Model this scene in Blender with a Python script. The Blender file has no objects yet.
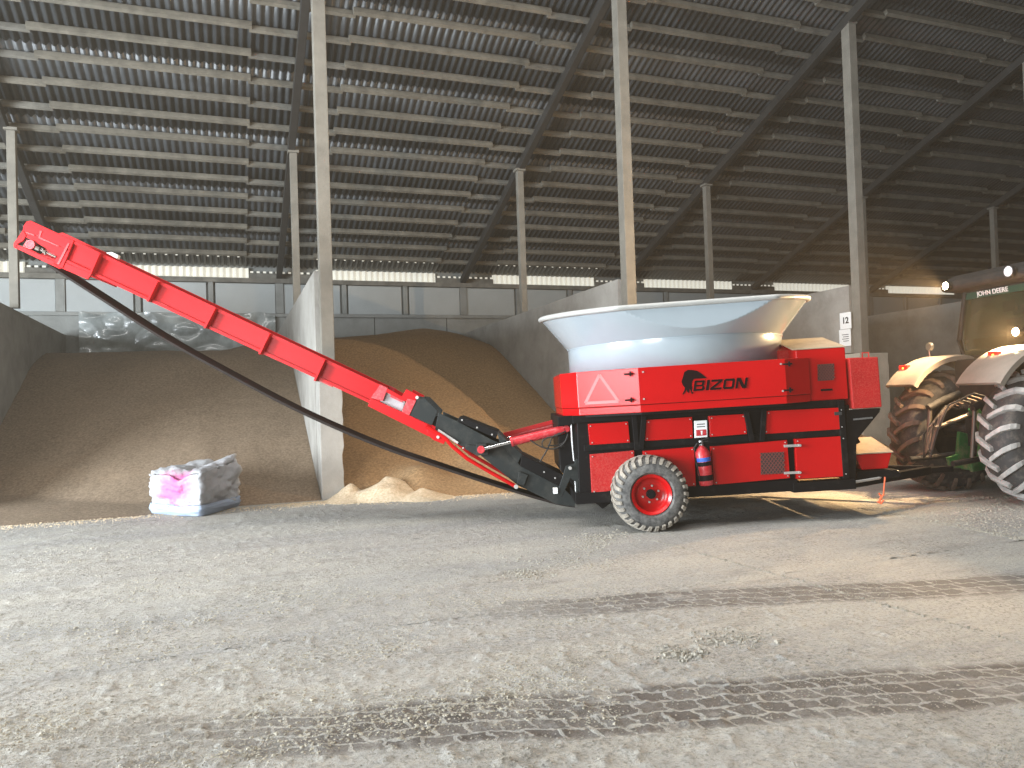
import bpy, bmesh, math, random
import numpy as np
from mathutils import Vector, Matrix, noise
R_ = math.radians
random.seed(7)
C = bpy.context.scene.collection

# ---------------------------------------------------------------- camera
HC, F, YAW, PIT, ROL = 1.66, 761.0, 0.358, 0.01776, 0.0320
_f = Vector((math.sin(YAW)*math.cos(PIT), math.cos(YAW)*math.cos(PIT), math.sin(PIT)))
_r = Vector((math.cos(YAW), -math.sin(YAW), 0)); _u = _r.cross(_f)
CR = _r*math.cos(ROL) - _u*math.sin(ROL); CU = _r*math.sin(ROL) + _u*math.cos(ROL)
cam_data = bpy.data.cameras.new('camera'); cam = bpy.data.objects.new('camera', cam_data); C.objects.link(cam)
cam_data.sensor_width = 36; cam_data.lens = F*36/1024; cam_data.clip_end = 300
cam.matrix_world = Matrix(((CR.x, CU.x, -_f.x, 0), (CR.y, CU.y, -_f.y, 0), (CR.z, CU.z, -_f.z, HC), (0, 0, 0, 1)))
bpy.context.scene.camera = cam
# ---------------------------------------------------------------- world, daylight, exposure
W = bpy.data.worlds.new('world'); bpy.context.scene.world = W; W.use_nodes = True
W.node_tree.nodes['Background'].inputs[0].default_value = (0.90, 0.95, 1.0, 1)
W.node_tree.nodes['Background'].inputs[1].default_value = 1.0
# thin dust haze fills the whole hall
_vs = W.node_tree.nodes.new('ShaderNodeVolumeScatter'); _vs.inputs['Density'].default_value = .0020; _vs.inputs['Color'].default_value = (1, .86, .66, 1); _vs.inputs['Anisotropy'].default_value = .25
W.node_tree.links.new(_vs.outputs[0], W.node_tree.nodes['World Output'].inputs['Volume'])
def area(name, loc, target, sx, sy, power, color):
    l = bpy.data.lights.new(name, 'AREA'); l.shape = 'RECTANGLE'; l.size = sx; l.size_y = sy
    l.energy = power; l.color = color
    o = bpy.data.objects.new(name, l); C.objects.link(o); o.location = loc
    o.rotation_euler = (Vector(target)-Vector(loc)).to_track_quat('-Z', 'Y').to_euler()
    return o
area('doorway_daylight', (-13.6, 8.0, 3.0), (0, 11, .6), 6.0, 5.4, 6500, (0.86, 0.94, 1.0))
area('hall_daylight', (-14.4, -6.6, 3.1), (3, 8, 0.0), 8, 5.6, 3000, (0.93, 0.97, 1.0))
area('floor_fill_light', (1, 6.4, 11.6), (1, 6.8, 0), 20, 2.0, 1900, (1.0, 0.98, 0.94))  # unseen overhead fill, added to brighten the floor from above
vs = bpy.context.scene.view_settings
vs.view_transform = 'Standard'; vs.look = 'None'; vs.gamma = 1; vs.use_curve_mapping = False; vs.exposure = 0.15

# ---------------------------------------------------------------- pixel -> place helpers
def ray(x, y): return _f + CR*((x-512)/F) - CU*((y-384)/F)
CO = Vector((0, 0, HC))
def on(x, y, ax, v):
    d = ray(x, y); t = (v-CO[ax])/d[ax]; return CO + d*t
def gnd(x, y): return on(x, y, 2, 0.0)
TILT = .03
ORG = gnd(652, 533)
MU = _r*math.cos(TILT) + Vector((0, 0, 1))*math.sin(TILT)
MB_ = Vector((math.sin(YAW), math.cos(YAW), 0))
MN = -_r*math.sin(TILT) + Vector((0, 0, 1))*math.cos(TILT)
MM = Matrix(((MU.x, MB_.x, MN.x, ORG.x), (MU.y, MB_.y, MN.y, ORG.y), (MU.z, MB_.z, MN.z, ORG.z), (0, 0, 0, 1)))
def mp(x, y, w):           # point of the machine's vertical plane at depth w behind the wheel face -> (along, up)
    d = ray(x, y); c = CO-ORG; t = (w-c.dot(MB_))/d.dot(MB_); P = c+d*t
    return (P.dot(MU), P.dot(MN))
def mps(w, *pts): return [mp(x, y, w) for x, y in pts]

# ---------------------------------------------------------------- materials
def mat(name, col, rough=.6, metal=0, var=0.0, vscale=4, bump=0.0, bscale=20, coat=0, col2=None, dust=None, dthr=.5, dscale=6, emit=None, es=0, spec=None):
    m = bpy.data.materials.new(name); m.use_nodes = True; nt = m.node_tree; N = nt.nodes; L = nt.links
    b = N['Principled BSDF']; b.inputs['Base Color'].default_value = (*col, 1); b.inputs['Roughness'].default_value = rough
    b.inputs['Metallic'].default_value = metal; b.inputs['Coat Weight'].default_value = coat
    if spec is not None: b.inputs['Specular IOR Level'].default_value = spec
    tc = N.new('ShaderNodeTexCoord')
    out = None
    if var or col2:
        n = N.new('ShaderNodeTexNoise'); n.inputs['Scale'].default_value = vscale; n.inputs['Detail'].default_value = 6; n.inputs['Roughness'].default_value = .65
        L.new(tc.outputs['Object'], n.inputs['Vector'])
        rp = N.new('ShaderNodeValToRGB'); rp.color_ramp.elements[0].position = .32; rp.color_ramp.elements[1].position = .7
        c2 = col2 or tuple(c*(1-var) for c in col)
        rp.color_ramp.elements[0].color = (*c2, 1); rp.color_ramp.elements[1].color = (*col, 1)
        L.new(n.outputs['Fac'], rp.inputs[0]); out = rp.outputs[0]
    if dust:
        n = N.new('ShaderNodeTexNoise'); n.inputs['Scale'].default_value = dscale; n.inputs['Detail'].default_value = 8; n.inputs['Roughness'].default_value = .7
        L.new(tc.outputs['Object'], n.inputs['Vector'])
        mr = N.new('ShaderNodeMapRange'); mr.inputs[1].default_value = dthr-.12; mr.inputs[2].default_value = dthr+.12; L.new(n.outputs['Fac'], mr.inputs[0])
        mx = N.new('ShaderNodeMix'); mx.data_type = 'RGBA'; L.new(mr.outputs[0], mx.inputs[0])
        if out: L.new(out, mx.inputs[6])
        else: mx.inputs[6].default_value = (*col, 1)
        mx.inputs[7].default_value = (*dust, 1); out = mx.outputs[2]
    if out: L.new(out, b.inputs['Base Color'])
    if bump:
        n = N.new('ShaderNodeTexNoise'); n.inputs['Scale'].default_value = bscale; n.inputs['Detail'].default_value = 8; n.inputs['Roughness'].default_value = .7
        L.new(tc.outputs['Object'], n.inputs['Vector'])
        bp = N.new('ShaderNodeBump'); bp.inputs['Strength'].default_value = 1; bp.inputs['Distance'].default_value = bump
        L.new(n.outputs['Fac'], bp.inputs['Height']); L.new(bp.outputs[0], b.inputs['Normal'])
    if emit: b.inputs['Emission Color'].default_value = (*emit, 1); b.inputs['Emission Strength'].default_value = es
    return m
M = dict(
 ventwire=mat('vent_wire', (.20, .05, .04), .5),
 greasy=mat('greasy_steel', (.14, .12, .10), .5, metal=.5),
 redboom=mat('red_boom_paint', (.52, .006, .010), .34, var=.08, vscale=2, spec=.14),
 red=mat('red_paint', (.50, .003, .005), .24, var=.10, vscale=2, spec=.35),
 redd=mat('red_dusty', (.46, .006, .008), .5, var=.2, vscale=6, dust=(.46, .06, .05), dthr=.55, dscale=60, spec=.3),
 redcyl=mat('red_cylinder', (.50, .02, .03), .35, dust=(.58, .12, .12), dthr=.60, dscale=25),
 tub=mat('white_paint', (.35, .405, .44), .22, var=.08, vscale=2, coat=.3),
 rim_white=mat('rim_white', (.42, .42, .40), .4, var=.15),
 black=mat('black_paint', (.006, .006, .007), .5, dust=(.03, .027, .024), dthr=.68, dscale=8, spec=.12),
 dgrey=mat('dark_grey_plate', (.022, .026, .026), .45, dust=(.05, .05, .045), dthr=.6, dscale=6, spec=.15),
 rubber=mat('rubber', (.20, .18, .155), .85, dust=(.36, .32, .26), dthr=.50, dscale=10, bump=.004, bscale=60),
 rubberside=mat('rubber_sidewall', (.04, .04, .04), .75, dust=(.15, .145, .135), dthr=.5, dscale=14),
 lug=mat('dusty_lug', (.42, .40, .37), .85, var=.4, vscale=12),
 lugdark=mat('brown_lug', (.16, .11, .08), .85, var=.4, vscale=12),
 tractortyre=mat('tractor_rubber', (.035, .033, .032), .8, dust=(.13, .11, .09), dthr=.6, dscale=8),
 belt=mat('belt_rubber', (.026, .020, .018), .8, var=.3, vscale=8, spec=.15),
 steel=mat('steel', (.55, .55, .55), .35, metal=.9, var=.3, vscale=20),
 bolt=mat('bolt_zinc', (.48, .46, .43), .45, metal=.4),
 green=mat('green_paint', (.02, .13, .035), .4, var=.4, vscale=6, dust=(.14, .12, .08), dthr=.6, dscale=7),
 tblack=mat('tractor_black', (.012, .012, .012), .7, var=.4, dust=(.035, .028, .022), dthr=.6, dscale=5),
 fender=mat('dusty_fender', (.25, .215, .175), .65, var=.3, vscale=3),
 conc=mat('concrete', (.40, .375, .335), .85, var=.35, vscale=1.5, bump=.01, bscale=12),
 conc_lamplit=mat('concrete_end_lamplit', (.46, .42, .35), .85, var=.3, vscale=2, bump=.008, bscale=10),  # fourth divider end: tractor lamp light put into a lighter, warmer colour
 concl=mat('concrete_pale', (.33, .312, .28), .85, var=.38, vscale=1.3, bump=.008, bscale=10, dust=(.30, .285, .26), dthr=.6, dscale=2.2),
 concd=mat('concrete_dark', (.26, .265, .25), .85, var=.35, vscale=1.2, bump=.01, bscale=10),
 panel=mat('pale_panel', (.34, .36, .355), .6, var=.12, vscale=1.2),
 post=mat('concrete_post', (.205, .19, .16), .85, var=.3, vscale=3, bump=.006, bscale=30),
 wood=mat('weathered_timber', (.20, .183, .148), .85, var=.5, vscale=3, bump=.004, bscale=30),
 woodd=mat('dark_timber', (.19, .18, .155), .85, var=.5, vscale=3),
 rafter=mat('rafter_steel', (.030, .029, .028), .6, var=.3, vscale=3),
 roofm=mat('corrugated_sheet', (.058, .063, .068), .42, var=.6, vscale=1.3),
 paper=mat('paper', (.8, .8, .78), .8),
 ink=mat('ink', (.03, .03, .03), .7),
 logo=mat('logo_black', (.010, .003, .004), .6, spec=.1),
 orange=mat('orange_strap', (.85, .16, .06), .5),
 glass=mat('cab_glass', (.10, .12, .08), .08, spec=.6),
 chrome=mat('chrome', (.8, .8, .8), .15, metal=1),
 blue=mat('blue_label', (.03, .12, .5), .5),
 daylight=mat('translucent_sheet', (.45, .45, .40), .5, emit=(1, .95, .80), es=.42),
 redlamp=mat('red_lens', (.8, .02, .01), .3, emit=(1, .015, .008), es=1.6),
 amber=mat('amber_bulb', (1, .3, .05), .3, emit=(1, .35, .05), es=6),
 lampm=mat('work_lamp_lens', (1, .9, .7), .3, emit=(1, .74, .40), es=60),
 offlamp=mat('lamp_lens_off', (.75, .78, .8), .15, coat=.5),
)

# ---------------------------------------------------------------- mesh helpers
class G:
    def __init__(s): s.b = bmesh.new()
    def box(s, lo, hi, m=None):
        vs_ = [s.b.verts.new((x, y, z)) for z in (lo[2], hi[2]) for y in (lo[1], hi[1]) for x in (lo[0], hi[0])]
        for f in ((0, 2, 3, 1), (4, 5, 7, 6), (0, 1, 5, 4), (2, 6, 7, 3), (0, 4, 6, 2), (1, 3, 7, 5)): s.b.faces.new([vs_[i] for i in f])
        if m: bmesh.ops.transform(s.b, matrix=m, verts=vs_)
        return s
    def prism(s, pts, y0, y1, axis='y', m=None):     # pts: (a,c) polygon, extruded along y (machine depth) by default
        def P(a, c, y): return {'y': (a, y, c), 'z': (a, c, y), 'x': (y, a, c)}[axis]
        A = [s.b.verts.new(P(a, c, y0)) for a, c in pts]; B = [s.b.verts.new(P(a, c, y1)) for a, c in pts]
        s.b.faces.new(A); s.b.faces.new(B[::-1]); n = len(pts)
        for i in range(n): s.b.faces.new((A[i], B[i], B[(i+1) % n], A[(i+1) % n]))
        if m: bmesh.ops.transform(s.b, matrix=m, verts=A+B)
        return s
    def bar(s, p, q, wd, ht, up=(0, 0, 1)):
        p = Vector(p); q = Vector(q); d = (q-p).normalized(); up = Vector(up); sd = d.cross(up).normalized(); u = sd.cross(d)
        V = []
        for c in (p, q):
            for a, e in ((-1, -1), (1, -1), (1, 1), (-1, 1)): V.append(s.b.verts.new(c+sd*a*wd/2+u*e*ht/2))
        for f in ((0, 1, 2, 3), (7, 6, 5, 4), (0, 4, 5, 1), (1, 5, 6, 2), (2, 6, 7, 3), (3, 7, 4, 0)): s.b.faces.new([V[i] for i in f])
        return s
    def tube(s, path, r, n=8, cap=True):
        path = [Vector(p) for p in path]; rings = []; up = Vector((0, 0, 1))
        for i, p in enumerate(path):
            d = (path[min(i+1, len(path)-1)]-path[max(i-1, 0)]).normalized()
            a = d.cross(up)
            if a.length < .05: a = d.cross(Vector((0, 1, 0)))
            a.normalize(); c = a.cross(d); rr = r[i] if isinstance(r, (list, tuple)) else r
            rings.append([s.b.verts.new(p+(a*math.cos(t)+c*math.sin(t))*rr) for t in [2*math.pi*k/n for k in range(n)]])
        for A, B in zip(rings, rings[1:]):
            for k in range(n): s.b.faces.new((A[k], A[(k+1) % n], B[(k+1) % n], B[k]))
        if cap: s.b.faces.new(rings[0][::-1]); s.b.faces.new(rings[-1])
        return s
    def lathe(s, prof, axis='y', c=(0, 0, 0), n=48, a0=0, a1=2*math.pi, close=False):   # prof: (axial, radius)
        full = abs(a1-a0-2*math.pi) < 1e-6; K = n if full else n+1; rings = []
        for k in range(K):
            t = a0+(a1-a0)*k/n; ring = []
            for h, r in prof:
                x, z = r*math.cos(t), r*math.sin(t)
                ring.append(s.b.verts.new({'y': (c[0]+x, c[1]+h, c[2]+z), 'z': (c[0]+x, c[1]+z, c[2]+h), 'x': (c[0]+h, c[1]+x, c[2]+z)}[axis]))
            rings.append(ring)
        m = len(prof)
        for k in range(n):
            A = rings[k]; B = rings[(k+1) % K]
            for i in range(m if close else m-1):
                j = (i+1) % m
                try: s.b.faces.new((A[i], B[i], B[j], A[j]))
                except ValueError: pass
        return s
    def cyl(s, p, q, r, n=16): return s.tube([p, q], r, n)
    def quad(s, *pts): s.b.faces.new([s.b.verts.new(p) for p in pts]); return s
    def build(s, name, m, parent=None, bevel=0, smooth=False, sub=0):
        bmesh.ops.remove_doubles(s.b, verts=s.b.verts, dist=1e-5)
        bmesh.ops.recalc_face_normals(s.b, faces=s.b.faces)
        me = bpy.data.meshes.new(name); s.b.to_mesh(me); s.b.free()
        o = bpy.data.objects.new(name, me); C.objects.link(o); me.materials.append(M[m] if isinstance(m, str) else m)
        if parent: o.parent = parent
        if bevel:
            bv = o.modifiers.new('bevel', 'BEVEL'); bv.width = bevel; bv.segments = 2; bv.limit_method = 'ANGLE'; bv.angle_limit = R_(35)
        if sub:
            sm = o.modifiers.new('sub', 'SUBSURF'); sm.levels = sub; sm.render_levels = sub
        if smooth:
            for p in me.polygons: p.use_smooth = True
            try: me.set_sharp_from_angle(angle=R_(smooth if smooth is not True else 40))
            except Exception: pass
        return o
def empty(name, mw=None, loc=None):
    o = bpy.data.objects.new(name, None); C.objects.link(o)
    if mw: o.matrix_world = mw
    if loc: o.location = loc
    o.empty_display_size = .2
    return o
def tag(o, label, cat, group=None, kind=None):
    o['label'] = label; o['category'] = cat
    if group: o['group'] = group
    if kind: o['kind'] = kind
    return o
def struct(o, label=None, cat=None):
    o['kind'] = 'structure'
    if label: o['label'] = label
    if cat: o['category'] = cat
    return o
def lbl(o, t): o['label'] = t; return o
def dup(root, mw):
    r = root.copy(); C.objects.link(r); r.matrix_world = mw
    for ch in list(root.children):
        c = ch.copy(); C.objects.link(c); c.parent = r
        for g_ in list(ch.children):
            d = g_.copy(); C.objects.link(d); d.parent = c
    return r
def text_mesh(name, body, size, m, parent, mw, bold=0, shear=0, sx=1, ext=.002):
    cu = bpy.data.curves.new(name, 'FONT'); cu.body = body; cu.size = size; cu.offset = bold; cu.shear = shear; cu.extrude = ext
    cu.align_x = 'CENTER'; cu.align_y = 'CENTER'; cu.space_character = 1.0
    t = bpy.data.objects.new(name+'_tmp', cu); C.objects.link(t)
    dg = bpy.context.evaluated_depsgraph_get(); me = bpy.data.meshes.new_from_object(t.evaluated_get(dg))
    bpy.data.objects.remove(t)
    me.transform(Matrix.Diagonal((sx, 1, 1, 1))); me.transform(mw)
    me.materials.clear(); me.materials.append(M[m]); o = bpy.data.objects.new(name, me); C.objects.link(o)
    if parent: o.parent = parent
    return o

# ================================================================ SETTING
BAY = 6.02
def XK(k): return 1.605 + BAY*(k-1)
YF, YB, YW = 13.48, 19.2, 24.9
XL, XR = -11.0, 44.0
def zr(Y): return 8.17 - .39*(Y-19.2)          # underside of the roof sheets

# ---- floor
def floor_material():
    m = bpy.data.materials.new('dusty_concrete_floor'); m.use_nodes = True; nt = m.node_tree; N = nt.nodes; L = nt.links
    b = N['Principled BSDF']; tc = N.new('ShaderNodeTexCoord')
    def nz(scale, det=8, rough=.65, vec=None):
        n = N.new('ShaderNodeTexNoise'); n.inputs['Scale'].default_value = scale; n.inputs['Detail'].default_value = det; n.inputs['Roughness'].default_value = rough
        L.new(vec or tc.outputs['Object'], n.inputs['Vector']); return n.outputs['Fac']
    def mr(x, a, c, lo=0., hi=1.):
        n = N.new('ShaderNodeMapRange'); n.inputs[1].default_value = a; n.inputs[2].default_value = c; n.inputs[3].default_value = lo; n.inputs[4].default_value = hi; L.new(x, n.inputs[0]); return n.outputs[0]
    def mth(op, a, c=None):
        n = N.new('ShaderNodeMath'); n.operation = op
        for i, v in enumerate((a, c)):
            if v is None: continue
            if isinstance(v, (int, float)): n.inputs[i].default_value = v
            else: L.new(v, n.inputs[i])
        return n.outputs[0]
    def mix(f, a, c):
        n = N.new('ShaderNodeMix'); n.data_type = 'RGBA'; L.new(f, n.inputs[0])
        for i, v in ((6, a), (7, c)):
            if isinstance(v, tuple): n.inputs[i].default_value = (*v, 1)
            else: L.new(v, n.inputs[i])
        return n.outputs[2]
    # streaks run along the driving direction
    mpn = N.new('ShaderNodeMapping'); mpn.inputs['Rotation'].default_value = (0, 0, R_(20)); mpn.inputs['Scale'].default_value = (.35, 1.6, 1); L.new(tc.outputs['Object'], mpn.inputs['Vector'])
    big = nz(.55, 5, .6, mpn.outputs[0]); mid = nz(2.6, 8, .7, mpn.outputs[0]); fine = nz(34, 6, .75); mot = nz(9, 8, .75)
    col = mix(mr(big, .38, .64), (.31, .305, .29), (.41, .39, .345))
    col = mix(mth('MULTIPLY', mr(mid, .52, .68), .55), col, (.20, .185, .16))
    col = mix(mth('MULTIPLY', mr(mot, .50, .64), .6), col, (.45, .42, .36))
    col = mix(mth('MULTIPLY', mr(fine, .50, .62), .6), col, (.13, .12, .10))
    bare = None
    sep = N.new('ShaderNodeSeparateXYZ'); L.new(tc.outputs['Object'], sep.inputs[0])
    mud = None
    def track(p, q, half, bw, rh, strength, fade):
        nonlocal col, mud
        p = gnd(*p); q = gnd(*q); d = (q-p); ang = math.atan2(d.y, d.x)
        dx = mth('SUBTRACT', sep.outputs[0], p.x); dy = mth('SUBTRACT', sep.outputs[1], p.y)
        al = mth('ADD', mth('MULTIPLY', dx, math.cos(ang)), mth('MULTIPLY', dy, math.sin(ang)))
        ac = mth('ADD', mth('MULTIPLY', dx, -math.sin(ang)), mth('MULTIPLY', dy, math.cos(ang)))
        wob = mth('MULTIPLY', mth('SUBTRACT', nz(.7, 2), .5), .25)
        ac = mth('ADD', ac, wob)
        aa = mth('ABSOLUTE', ac)
        sk = mth('ADD', al, mth('MULTIPLY', ac, .35))
        cb = N.new('ShaderNodeCombineXYZ'); L.new(sk, cb.inputs[0]); L.new(ac, cb.inputs[1])
        jit = N.new('ShaderNodeVectorMath'); jit.operation = 'MULTIPLY_ADD'
        nn = N.new('ShaderNodeTexNoise'); nn.inputs['Scale'].default_value = 12; L.new(tc.outputs['Object'], nn.inputs['Vector'])
        L.new(nn.outputs['Color'], jit.inputs[0]); jit.inputs[1].default_value = (.09, .09, 0); L.new(cb.outputs[0], jit.inputs[2])
        br = N.new('ShaderNodeTexBrick'); L.new(jit.outputs[0], br.inputs['Vector'])
        br.inputs['Color1'].default_value = (1, 1, 1, 1); br.inputs['Color2'].default_value = (.75, .75, .75, 1); br.inputs['Mortar'].default_value = (0, 0, 0, 1)
        br.inputs['Scale'].default_value = 1; br.inputs['Mortar Size'].default_value = .013; br.inputs['Mortar Smooth'].default_value = .3
        br.inputs['Brick Width'].default_value = bw; br.inputs['Row Height'].default_value = rh
        edge = mr(aa, half-.03, half+.05, 1, 0)
        brk = mr(nz(2.2, 6, .7), .34, .46, .25, 1)
        f = mth('MULTIPLY', mth('MULTIPLY', br.outputs['Color'], edge), mth('MULTIPLY', brk, mth('MULTIPLY', mr(al, fade[0], fade[1]), strength)))
        col = mix(f, col, (.085, .072, .064))
        mud = f if mud is None else mth('MAXIMUM', mud, f)
    track((300, 732), (1024, 682), .27, .17, .125, .92, (-1.6, .5))
    track((540, 608), (1024, 583), .25, .20, .15, .8, (-.9, .8))
    L.new(col, b.inputs['Base Color']); b.inputs['Roughness'].default_value = .75; b.inputs['Specular IOR Level'].default_value = .35
    rough_ = mth('MULTIPLY', mr(nz(1.1, 4, .6), .46, .60), mr(nz(26, 5, .8), .54, .60)); col = mix(mth('MULTIPLY', rough_, .75), col, (.085, .078, .068))
    L.new(col, b.inputs['Base Color'])
    hgt = mth('ADD', mth('MULTIPLY', nz(16, 8, .72), .6), mth('MULTIPLY', nz(55, 6, .75), .35))
    hgt = mth('SUBTRACT', mth('ADD', hgt, mth('MULTIPLY', mid, .7)), mth('MULTIPLY', mud, .35))
    bp = N.new('ShaderNodeBump'); bp.inputs['Distance'].default_value = .03; bp.inputs['Strength'].default_value = 1
    L.new(hgt, bp.inputs['Height']); L.new(bp.outputs[0], b.inputs['Normal'])
    return m
g = G(); g.box((XL-4, -11.7, -.2), (XR, YW+.6, 0)); floor = struct(g.build('floor', floor_material()))

# ---- trampled crust lying on the concrete: real relief, thicker in the left foreground
def crust_h(x, y):
    k = .55+.45*noise.noise(Vector((x*.55-y*.2, y*1.0, 4)))+.35*max(0, min(1, (3.5-x)/4))
    h = noise.noise(Vector((x*9, y*11, 1)))*.6+noise.noise(Vector((x*21, y*24, 7)))*.5+.25*noise.noise(Vector((x*3, y*4, 2)))
    return max(0.0, h*.030*max(0, k))
def crust():
    verts = []; faces = []
    for (x0, x1, y0, y1, st) in ((-2.4, 4.6, 1.6, 5.6, .0175), (-5.0, 10.5, 5.6, 12.6, .040)):
        nx = int((x1-x0)/st)+1; ny = int((y1-y0)/st)+1; b0 = len(verts)
        for j in range(ny):
            for i in range(nx):
                x = x0+st*i; y = y0+st*j; verts.append((x, y, crust_h(x, y)+.0005))
        for j in range(ny-1):
            for i in range(nx-1): a = b0+j*nx+i; faces.append((a, a+1, a+nx+1, a+nx))
    me = bpy.data.meshes.new('feed_crust'); me.from_pydata(verts, [], faces); me.materials.append(floor.data.materials[0])
    for p in me.polygons: p.use_smooth = True
    o = bpy.data.objects.new('feed_crust', me); C.objects.link(o); tag(o, 'thin rough crust of trampled feed and dust covering the concrete floor', 'crust', kind='stuff')
crust()
# ---- corrugated roof (waves run down the slope)
def roof_sheet():
    pitch, amp = .168, .036; n = int((XR-XL)/pitch*8)
    xs = np.linspace(XL, XR, n); zz = amp*np.sin(xs/pitch*2*np.pi)
    ys = [7.0, 9.1, 11.1, 13.1, 15.1, 17.1, 19.1, 21.1, 23.1, 24.75]; verts = []; faces = []
    rows = []
    for i in range(len(ys)-1):                     # each sheet laps over the next one down
        for y, lift in ((ys[i], .035), (ys[i+1]+.12, .0)):
            rows.append((y, lift))
    for y, lift in rows:
        z0 = zr(y)+.05+lift
        for x, z in zip(xs, zz): verts.append((x, y, z0+z))
    for r in range(0, len(rows), 2):
        for i in range(n-1):
            a = r*n+i; c = (r+1)*n+i
            faces.append((a, a+1, c+1, c))
    me = bpy.data.meshes.new('ceiling'); me.from_pydata(verts, [], faces); me.materials.append(M['roofm'])
    for p in me.polygons: p.use_smooth = True
    o = bpy.data.objects.new('ceiling', me); C.objects.link(o)
    so = o.modifiers.new('thick', 'SOLIDIFY'); so.thickness = .008
    return struct(o)
roof_sheet()

# ---- the other half of the hall behind the camera: rear slope, walls and their door openings
def slab(name, pts, m):
    g = G(); g.quad(*pts); o = g.build(name, m); so = o.modifiers.new('thick', 'SOLIDIFY'); so.thickness = .12; return struct(o)
zt_ = zr(7.0)+.1; RY = -11.4; zE = 5.9
slab('ceiling_rear', [(XL-4, RY, zE), (XR, RY, zE), (XR, 7.05, zt_), (XL-4, 7.05, zt_)], 'roofm')
slab('ceiling_left', [(XL-4, 7.05, zt_), (XL, 7.05, zt_), (XL, YW+.3, zr(YW)), (XL-4, YW+.3, zr(YW))], 'roofm')
g = G(); g.box((XL-4, RY-.3, 0), (-13.5, RY, zE)); struct(g.build('wall_front', 'concd'))
g = G(); g.box((-1.5, RY-.3, 0), (XR, RY, zE)); struct(g.build('wall_front', 'concd'))
g = G(); g.prism([(RY, 0), (-10.8, 0), (-10.8, 6.0), (-2.4, 6.0), (-2.4, 0), (4.6, 0), (4.6, 6.0), (11.4, 6.0), (11.4, 0), (YW+.3, 0), (YW+.3, 5.9), (7.05, zt_), (RY, zE)], XL-4, XL-3.8, axis='x'); struct(g.build('wall_left', 'concd'))
g = G(); g.prism([(RY, 0), (YW+.3, 0), (YW+.3, 5.9), (7.05, zt_), (RY, zE)], XR, XR+.2, axis='x'); struct(g.build('wall_right', 'concd'))
# ---- far wall with pale panels and pilasters
g = G()
g.box((XL, YW, 0), (XR, YW+.3, 4.47))
for x0 in np.arange(XL, XR, 2.007): pass
struct(g.build('wall_back', 'concd'))
g = G(); g.box((XL, YW-.10, 4.42), (XR, YW+.02, 4.52)); struct(g.build('trim_ledge', 'concd'))
g = G(); g.box((XL, YW-.14, 5.47), (XR, YW+.3, 5.61)); struct(g.build('trim_wallplate', 'woodd'))
g = G(); g.box((XL, YW+.06, 4.47), (XR, YW+.3, 5.52)); struct(g.build('wall_back_upper', 'concd'))
names = ['left', 'second', 'third', 'fourth', 'fifth', 'sixth', 'seventh']
pitchX = BAY/3
k0 = math.floor((XL-XK(1))/pitchX)+1; i = 0
while XK(1)+pitchX*(k0+i+1) < XR-.5:
    x0 = XK(1)+pitchX*(k0+i)+.13; x1 = XK(1)+pitchX*(k0+i+1)-.13
    o = G().box((x0, YW-.02, 4.53), (x1, YW+.05, 5.46)).build('wall_panel', 'panel', bevel=.01); struct(o)
    i += 1
for j in range(i+1):
    x = XK(1)+pitchX*(k0+j); w_ = .12 if (k0+j) % 3 == 0 else .07
    o = G().box((x-w_, YW-.07, 4.53), (x+w_, YW+.06, 5.50)).build('wall_post', 'concd', bevel=.008); struct(o)
# big concrete blocks of the lower wall: thin joints
g = G()
for j in range(-4, 16): g.box((XK(1)+2.45*j+.5, YW-.004, 3.3), (XK(1)+2.45*j+.53, YW+.01, 4.42))
struct(g.build('trim_joint', 'rafter'))
# ---- daylight strip of translucent corrugated sheet under the eave
def strip(x0, x1):
    n = max(8, int((x1-x0)/.19*8)); verts = []; faces = []
    for i in range(n+1):
        x = x0+(x1-x0)*i/n; y = YW+.16+.05*math.sin(x/.19*2*math.pi)
        verts += [(x, y, 5.60), (x, y+.02, 5.97)]
    for i in range(n): faces.append((2*i, 2*i+2, 2*i+3, 2*i+1))
    me = bpy.data.meshes.new('window_strip'); me.from_pydata(verts, [], faces); me.materials.append(M['daylight'])
    o = bpy.data.objects.new('window_strip', me); C.objects.link(o); struct(o)
for k in range(-1, 8):
    strip(XK(k)+1.15, min(XK(k+1)-.9, XR))
    # closed, opaque stretch at each rafter foot with small gaps of light between the waves
    g = G(); g.box((XK(k)-.9, YW+.10, 5.64), (XK(k)+1.15, YW+.14, 5.80)); struct(g.build('wall_eave_board', 'woodd'))
    g = G(); x = XK(k)-.85
    while x < XK(k)+1.1:
        g.box((x, YW+.12, 5.815), (x+.09, YW+.14, 5.87)); x += .19
    struct(g.build('window_gap', 'daylight'))
for k in range(-1, 3):       # row of small holes where the sheets meet the lowest purlin
    g = G(); x = XK(k)+.8
    while x < XK(k+1)-.7:
        yh = 24.28; g.box((x, yh, zr(yh)-.035), (x+.06, yh+.01, zr(yh)+.01)); x += .19*1.5
    struct(g.build('window_hole', 'daylight'))
g = G(); g.box((XL, YW+.3, 5.5), (XR, YW+.34, 6.4)); struct(g.build('wall_back_outer', 'concd'))

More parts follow.
